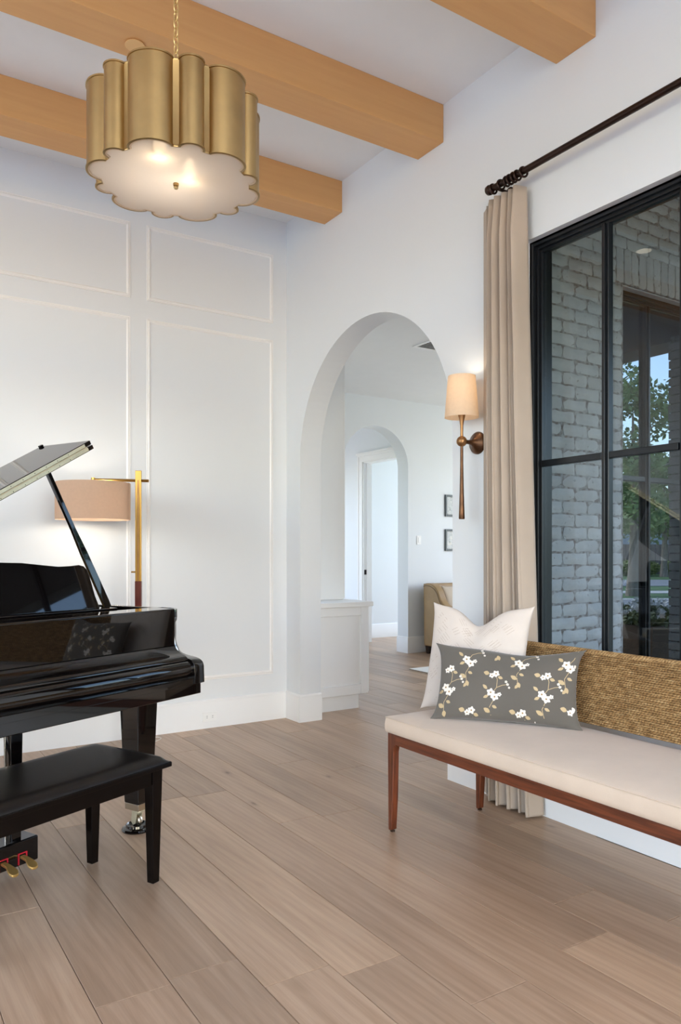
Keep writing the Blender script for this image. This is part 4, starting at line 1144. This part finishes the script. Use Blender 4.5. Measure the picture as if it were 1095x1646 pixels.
# music desk: shaped board tilted back
mdp = [(-0.40, 0.0), (0.42, 0.0)]
dk = []
HW = 0.468
half = [(0.0, 0.222), (0.10, 0.219), (0.20, 0.208), (0.28, 0.200), (0.345, 0.202), (0.39, 0.206), (0.415, 0.200), (0.432, 0.182), (0.440, 0.150), (0.452, 0.06), (HW, 0.0)]
outl = [(-x, y) for x, y in half[::-1]] + half[1:]
v, f = prism_v(outl, -0.008, 0.008, 'xz')
md = obj('music_desk', v, f, 'lacquer', pi, 35); bevel(md, 0.003)
md.location = (-0.615, 0.10, 1.042); md.rotation_euler = (R(-14), 0, 0)
box('desk_ledge', -1.14, -0.10, 0.03, 0.135, 1.030, 1.046, 'lacquer', pi, 0.003)
# lid: main leaf + folded front leaf, hinged on the bass side
lid_t = 0.020
PHI = R(29.6)
lid = empty('lid', (KL + 0.005, 0.0, 1.055)); lid.parent = pi; lid.rotation_euler = (0, -PHI, 0)
def lid_outline(off):
    o_ = [(x - KL - 0.005, y) for x, y in rim_outline(-0.012)]
    o_ = [p for p in o_ if p[1] > 0.26]
    x_r = KR + 0.012 - KL - 0.005
    return [(0.0, 0.25), (x_r, 0.25)] + o_
v, f = prism_v(lid_outline(0), 0.0, lid_t, 'xy'); lo_ = obj('main_leaf', v, f, 'lacquer', lid, 35); bevel(lo_, 0.003)
x_r = KR + 0.012 - KL - 0.005
v, f = prism_v([(0.0, 0.25), (x_r - 0.004, 0.25), (x_r - 0.004, 0.60), (x_r - 0.03, 0.615), (0.0, 0.615)], lid_t + 0.004, lid_t * 2 + 0.004, 'xy'); fl_ = obj('front_leaf', v, f, 'lacquer', lid, 35); bevel(fl_, 0.003)
hg = MB(); hg.box(0.02, x_r - 0.035, 0.2475, 0.25, 0.004, lid_t - 0.001); hg.box(0.02, x_r - 0.045, 0.2475, 0.25, lid_t + 0.006, lid_t * 2 + 0.001)
hg.add(*tube_v([(0.02, 0.2475, lid_t + 0.002), (x_r - 0.04, 0.2475, lid_t + 0.002)], 0.003, 8))
ho_ = hg.build('long_hinge', 'hinge_brass', lid, 40)
sc_ = MB()
for i in range(20):
    x = 0.06 + i * 0.068
    for zz in (lid_t * 0.45, lid_t * 1.65): sc_.add(*lathe_v([(0.0008, 0.2470), (0.0022, 0.2470), (0.0022, 0.2480), (0.0008, 0.2480)], 8, (x, 0, zz), 'y'))
so2 = sc_.build('hinge_screws', 'screw', lid); so2['kind'] = 'stuff'
box('bumper', x_r - 0.032, x_r - 0.012, 0.585, 0.605, lid_t * 2 + 0.004, lid_t * 2 + 0.014, 'black_wood', lid, 0.003)
box('prop_cup', 1.235, 1.265, 0.285, 0.315, -0.006, 0.0, 'black_wood', lid)
# prop stick from the rim to the lid
sa = Vector((0.005, 0.215, 1.03)); lx = 1.25
sb = Vector((KL + 0.005 + lx * math.cos(PHI), 0.30, 1.055 + lx * math.sin(PHI) - 0.004))
stick = MB(); dvec = (sb - sa); L_ = dvec.length; 
v = []
zax = dvec.normalized(); xax = Vector((0, 1, 0)).cross(zax).normalized(); yax = zax.cross(xax)
for t_, hw in ((0, 0.017), (0.05, 0.019), (0.42, 0.017), (0.6, 0.011), (1.0, 0.011)):
    c_ = sa + dvec * t_
    for sx2, sy2 in ((-1, -1), (1, -1), (1, 1), (-1, 1)): v.append(c_ + xax * hw * sx2 + yax * 0.009 * sy2)
f = [(3, 2, 1, 0), (16, 17, 18, 19)] + [(k + i, k + (i + 1) % 4, k + 4 + (i + 1) % 4, k + 4 + i) for k in (0, 4, 8, 12) for i in range(4)]
bevel(obj('prop_stick', v, f, 'lacquer', pi), 0.003)
# legs, casters and cups
def piano_leg(x, y):
    o = taper('leg', x, y, 0.135, 0.625, 0.046, 0.062, 'lacquer', pi, 0.004)
    box('cap_block', x - 0.075, x + 0.075, y - 0.075, y + 0.075, 0.625, 0.655, 'lacquer', o, 0.003)
    ca = box('caster_ferrule', x - 0.044, x + 0.044, y - 0.044, y + 0.044, 0.104, 0.135, 'nickel', pi, 0.002)
    fk = MB()
    for s in (-1, 1): fk.add(*prism_v([(y - 0.012, 0.104), (y + 0.022, 0.104), (y + 0.030, 0.04), (y + 0.018, 0.026), (y + 0.002, 0.034)], x + s * 0.017 - 0.003, x + s * 0.017 + 0.003, 'yz'))
    fk.add(*tube_v([(x, y, 0.088), (x, y, 0.106)], 0.026, 14))
    bevel(fk.build('caster_fork', 'hinge_brass', ca, 40), 0.0015)
    lathe('wheel', [(0.001, -0.012), (0.026, -0.012), (0.029, -0.008), (0.029, 0.008), (0.026, 0.012), (0.001, 0.012)], 'nickel', ca, 20, (x, y + 0.012, 0.042), 'x')
    lathe('caster_cup', [(0.001, 0), (0.068, 0), (0.070, 0.006), (0.066, 0.013), (0.052, 0.018), (0.050, 0.028), (0.046, 0.029), (0.042, 0.020), (0.030, 0.013), (0.001, 0.012)], 'lacquer', pi, 32, (x, y + 0.012, 0))
piano_leg(0.0, 0.0); piano_leg(-1.23, 0.0); piano_leg(-0.85, 1.05)
# pedal lyre
LK = -0.70
for dx in (-0.075, 0.075): taper('lyre_post', LK + dx, 0.045, 0.145, 0.655, 0.022, 0.027, 'lacquer', pi, 0.003)
box('lyre_top', LK - 0.13, LK + 0.13, 0.0, 0.09, 0.62, 0.655, 'lacquer', pi, 0.003)
pbx = box('pedal_box', LK - 0.16, LK + 0.16, 0.0, 0.11, 0.048, 0.148, 'lacquer', pi, 0.006)
for dx in (-0.12, 0.12): tube('lyre_brace', [(LK + dx, 0.10, 0.13), (LK + dx * 0.8, 0.38, 0.66)], 0.008, 'lacquer', pi, 8)
for dx in (-0.04, 0.0, 0.04): tube('pedal_rod', [(LK + dx, 0.045, 0.14), (LK + dx, 0.045, 0.66)], 0.0035, 'nickel', pi, 8)
for dx in (-0.085, 0.0, 0.085):
    x = LK + dx
    fr = MB(); y0 = -0.0025
    fr.box(x - 0.020, x - 0.016, y0 - 0.002, y0 + 0.003, 0.055, 0.100); fr.box(x + 0.016, x + 0.020, y0 - 0.002, y0 + 0.003, 0.055, 0.100); fr.box(x - 0.016, x + 0.016, y0 - 0.002, y0 + 0.003, 0.096, 0.100)
    fr.build('felt', 'red_felt', pi)
    outl = [(-0.011, -0.01), (-0.011, -0.06), (-0.018, -0.085), (-0.020, -0.105), (-0.014, -0.122), (0.0, -0.127), (0.014, -0.122), (0.020, -0.105), (0.018, -0.085), (0.011, -0.06), (0.011, -0.01)]
    v = []; n_ = len(outl)
    for zz in (0.0, 0.012):
        for a, b in outl:
            tt = max(0, (-b - 0.01) / 0.117); v.append((x + a, y0 + b * 0.72 + 0.01, 0.078 + zz - 0.030 * tt * tt - 0.002 * (abs(a) / 0.02) * (zz > 0)))
    f = [tuple(range(n_))[::-1], tuple(range(n_, 2 * n_))] + [(i, (i + 1) % n_, n_ + (i + 1) % n_, n_ + i) for i in range(n_)]
    bevel(obj('pedal', v, f, 'pedal_brass', pi), 0.003, 2)

# ---- piano bench
PB = (1.023, 2.912, 0)
pbn = empty('piano_bench', PB, R(25)); tag(pbn, 'black piano bench with padded leather top and tapered legs', 'bench')
BLn = 0.79; BD = 0.365
for x in (-0.005, -BLn + 0.045):
    for y in (0.005, BD - 0.005): taper('leg', x - 0.012, y + 0.010, 0.004, 0.462, 0.0165, 0.026, 'black_wood', pbn, 0.002)
    for y in (0.005, BD - 0.005): lathe('glide', [(0.001, 0), (0.009, 0), (0.009, 0.006), (0.001, 0.006)], 'nickel', pbn, 12, (x - 0.012, y + 0.010, 0))
box('apron_front', -BLn + 0.06, -0.045, -0.006, 0.012, 0.392, 0.452, 'black_wood', pbn, 0.002)
box('apron_back', -BLn + 0.06, -0.045, BD - 0.012, BD + 0.008, 0.392, 0.452, 'black_wood', pbn, 0.002)
box('apron_side', -0.027, -0.008, 0.035, BD - 0.03, 0.392, 0.452, 'black_wood', pbn, 0.002)
box('apron_side', -BLn + 0.024, -BLn + 0.043, 0.035, BD - 0.03, 0.392, 0.452, 'black_wood', pbn, 0.002)
box('top_board', -BLn - 0.012, 0.040, -0.032, BD + 0.045, 0.452, 0.472, 'black_wood', pbn, 0.004)
v = []; f = []; nx_, ny_ = 24, 12
a0, a1, b0, b1 = -BLn - 0.008, 0.036, -0.028, BD + 0.041
for j in range(ny_ + 1):
    for i in range(nx_ + 1):
        a = 0.5 - 0.5 * math.cos(math.pi * i / nx_); b = 0.5 - 0.5 * math.cos(math.pi * j / ny_)
        e_ = min(1, 12 * min(a, 1 - a) * 1.6) ; g_ = min(1, 7 * min(b, 1 - b) * 1.6)
        hgt = 0.026 * math.sin(min(1, e_) * math.pi / 2) * math.sin(min(1, g_) * math.pi / 2)
        v.append((a0 + (a1 - a0) * a, b0 + (b1 - b0) * b, 0.473 + hgt))
for j in range(ny_):
    for i in range(nx_): f.append((j * (nx_ + 1) + i, j * (nx_ + 1) + i + 1, (j + 1) * (nx_ + 1) + i + 1, (j + 1) * (nx_ + 1) + i))
ring = [i for i in range(nx_ + 1)] + [j * (nx_ + 1) + nx_ for j in range(1, ny_ + 1)] + [ny_ * (nx_ + 1) + i for i in range(nx_ - 1, -1, -1)] + [j * (nx_ + 1) for j in range(ny_ - 1, 0, -1)]
cur = []
for q in ring: cur.append(len(v)); v.append((v[q][0], v[q][1], 0.4715))
for i in range(len(ring)): f.append((ring[i], ring[(i + 1) % len(ring)], cur[(i + 1) % len(ring)], cur[i]))
obj('padded_top', v, f, 'black_leather', pbn, 50)

# ---- outlet and cable on the panelled wall
ou = empty('wall_outlet', (2.235, YB - 0.02, 0.085)); tag(ou, 'white duplex outlet set sideways in the baseboard', 'outlet')
box('plate', -0.058, 0.058, -0.006, 0.0, -0.036, 0.036, 'switch_plastic', ou, 0.003)
for s in (-1, 1):
    r_ = box('receptacle', s * 0.022 - 0.016, s * 0.022 + 0.016, -0.008, -0.006, -0.017, 0.017, 'switch_plastic', ou, 0.002)
    for q in (-0.006, 0.006): box('slot', s * 0.022 - 0.006, s * 0.022 + 0.004, -0.0085, -0.0079, q - 0.0012, q + 0.0012, 'slot_dark', r_)
cb = tube('power_cable', bez((1.66, 5.20, 0.004), (1.80, 5.235, 0.004), (1.86, 5.17, 0.004), (1.80, 5.11, 0.004), 14) + bez((1.80, 5.11, 0.004), (1.74, 5.05, 0.004), (1.62, 5.05, 0.004), (1.50, 5.00, 0.004), 10)[1:], 0.0032, 'cord_white', None, 8)
tag(cb, 'thin white cable looped on the floor near the piano leg', 'cable')

# ================================================================== HALL THINGS
# ---- base cabinet with counter at the arch
ca = empty('base_cabinet', (3.10, 5.62, 0)); tag(ca, 'white base cabinet with recessed end panel just inside the arch', 'cabinet')
cx0, cx1, cy0, cy1 = 3.102, 3.662, 5.275, 6.55
def cbx(nm, x0, x1, y0, y1, z0, z1, mat='trim_paint', bev=0.0, parent=ca): return box(nm, x0 - 3.10, x1 - 3.10, y0 - 5.62, y1 - 5.62, z0, z1, mat, parent, bev)
cbx('toe_kick', cx0, cx1 - 0.085, cy0 + 0.004, cy1, 0.0, 0.12)
cbx('body', cx0, cx1, cy0, cy1, 0.12, 0.848)
# shaker end panel: stiles and rails proud of the body
ep = MB()
def eb(x0, x1, z0, z1): ep.box(x0 - 3.10, x1 - 3.10, cy0 - 0.018 - 5.62, cy0 - 5.62, z0, z1)
eb(cx0, cx0 + 0.06, 0.12, 0.848); eb(cx1 - 0.075, cx1, 0.12, 0.848); eb(cx0 + 0.06, cx1 - 0.075, 0.775, 0.848); eb(cx0 + 0.06, cx1 - 0.075, 0.12, 0.20)
bevel(ep.build('end_panel_frame', 'trim_paint', ca), 0.002, 1)
for y0, y1 in ((5.275, 5.70), (5.70, 6.12), (6.12, 6.55)):
    dd = cbx('cabinet_door', cx1, cx1 + 0.02, y0 + 0.003, y1 - 0.003, 0.13, 0.845, bev=0.002)
    cbx('pull', cx1 + 0.02, cx1 + 0.035, y1 - 0.05, y1 - 0.04, 0.72, 0.80, 'latch_black', 0.002, dd)
ct = box('countertop', 3.102, 3.70, 5.235, 6.55, 0.849, 0.888, 'trim_paint', None, 0.003); tag(ct, 'white square edged countertop on the base cabinet', 'countertop')
uc = empty('tall_cabinet', (3.10, 5.6, 0.888)); tag(uc, 'tall white upper cabinet standing on the counter to the ceiling', 'cabinet')
box('body', 0.002, 0.53, 0.0, 0.93, 0.002, HC - 0.889, 'trim_paint', uc)
for y0, y1 in ((0.0, 0.46), (0.463, 0.93)):
    dd = box('cabinet_door', 0.531, 0.551, y0 + 0.002, y1 - 0.002, 0.01, HC - 0.95, 'trim_paint', uc, 0.002)
box('pull', 0.551, 0.567, 0.028, 0.036, 0.40, 0.47, 'latch_black', uc, 0.001)
tag(box('wall_hall_left', XE, 3.10, YB + 0.2, YF, 0, HC, 'wall_paint'), 'white hall wall behind the cabinets', kind='structure')

# ---- armchair with pillow, rug, pictures, switch, vent
acr = empty('armchair', (6.66, 7.27, 0)); tag(acr, 'tan leather armchair with swooping arms in the far hall', 'armchair')
def swoop(off):
    return [(0.40 + off * 0, 0.10), (0.40, 0.895)] + bez((0.40, 0.895), (0.31, 0.93), (0.14, 0.89), (0.10, 0.76), 8)[0:] + bez((0.10, 0.76), (0.04, 0.60), (-0.12, 0.60), (-0.40, 0.585), 8)[1:] + [(-0.43, 0.57), (-0.43, 0.10)]
for x0, x1 in ((-0.45, -0.34), (0.34, 0.45)):
    a_ = prism('arm', swoop(0), x0, x1, 'yz', 'tan_leather', acr, 0.018, 35, 3)
    edge = bez((0.40, 0.885), (0.31, 0.915), (0.15, 0.875), (0.11, 0.75), 8) + bez((0.11, 0.75), (0.05, 0.59), (-0.12, 0.59), (-0.41, 0.575), 8)[1:]
    for xx in (x0, x1): tube('piping', [(xx, y, z_ - 0.02) for y, z_ in edge], 0.006, 'tan_piping', a_, 6)
prism('back', [(0.28, 0.30), (0.43, 0.30), (0.44, 0.88), (0.40, 0.905), (0.33, 0.89)], -0.34, 0.34, 'yz', 'tan_leather', acr, 0.02)
box('seat_base', -0.34, 0.34, -0.40, 0.30, 0.12, 0.32, 'tan_leather', acr, 0.01)
box('seat_cushion', -0.335, 0.335, -0.43, 0.29, 0.32, 0.46, 'tan_leather', acr, 0.03, 3)
for x in (-0.40, 0.40):
    for y in (-0.36, 0.36): taper('leg', x, y, 0.0, 0.102, 0.022, 0.032, 'dark_leg', acr, 0.002)
ap = Pillow(0.42, 0.42, 0.15, (6.50, 7.38, 0.47), (0.95, 0.25, 0), (-0.25, -0.95, 0), R(18), 0.05, ear=0.04)
apo = ap.mesh('throw_pillow', 'pillow_beige', 20, 16); tag(apo, 'beige pillow on the tan leather armchair', 'pillow')
rg = box('area_rug', 5.215, 7.9, 4.1, 6.70, 0.001, 0.012, 'rug', None, 0.004); tag(rg, 'pale rug on the hall floor before the armchair', 'rug')
for i, zc in enumerate((1.925, 1.465)):
    pf = empty('picture_frame', (6.80, YF, zc)); tag(pf, 'small dark framed print on the hall wall, ' + ('upper of two' if i == 0 else 'lower of two'), 'picture', 'hall pictures')
    m = MB(); m.box(-0.135, -0.108, -0.022, 0, -0.145, 0.145); m.box(0.108, 0.135, -0.022, 0, -0.145, 0.145); m.box(-0.108, 0.108, -0.022, 0, 0.118, 0.145); m.box(-0.108, 0.108, -0.022, 0, -0.145, -0.118)
    bevel(m.build('frame', 'picture_frame', pf), 0.002, 1)
    box('print', -0.108, 0.108, -0.008, -0.002, -0.118, 0.118, 'print_paper', pf)
    box('glazing', -0.108, 0.108, -0.012, -0.010, -0.118, 0.118, 'picture_glass', pf)
sw = empty('light_switch', (6.225, YF, 1.46)); tag(sw, 'white rocker light switch on the hall wall', 'light switch')
box('plate', -0.036, 0.036, -0.007, 0, -0.058, 0.058, 'switch_plastic', sw, 0.003)
box('rocker', -0.016, 0.016, -0.011, -0.006, -0.033, 0.033, 'switch_plastic', sw, 0.003)
vt = empty('ceiling_vent', (4.66, 5.5, HC)); tag(vt, 'white louvred air vent in the hall ceiling', 'vent')
m = MB(); X_, Y_ = 0.19, 0.19
m.box(-X_, X_, -Y_, -Y_ + 0.03, -0.008, 0); m.box(-X_, X_, Y_ - 0.03, Y_, -0.008, 0); m.box(-X_, -X_ + 0.03, -Y_ + 0.03, Y_ - 0.03, -0.008, 0); m.box(X_ - 0.03, X_, -Y_ + 0.03, Y_ - 0.03, -0.008, 0)
m.build('frame', 'trim_paint', vt)
box('throat', -X_ + 0.03, X_ - 0.03, -Y_ + 0.03, Y_ - 0.03, -0.0015, 0, 'vent_grey', vt)
for i in range(9):
    y = -Y_ + 0.045 + i * 0.0365
    o = box('slat', -X_ + 0.03, X_ - 0.03, -0.012, 0.012, -0.001, 0.001, 'trim_paint', vt); o.location = (0, y, -0.006); o.rotation_euler = (R(25), 0, 0)
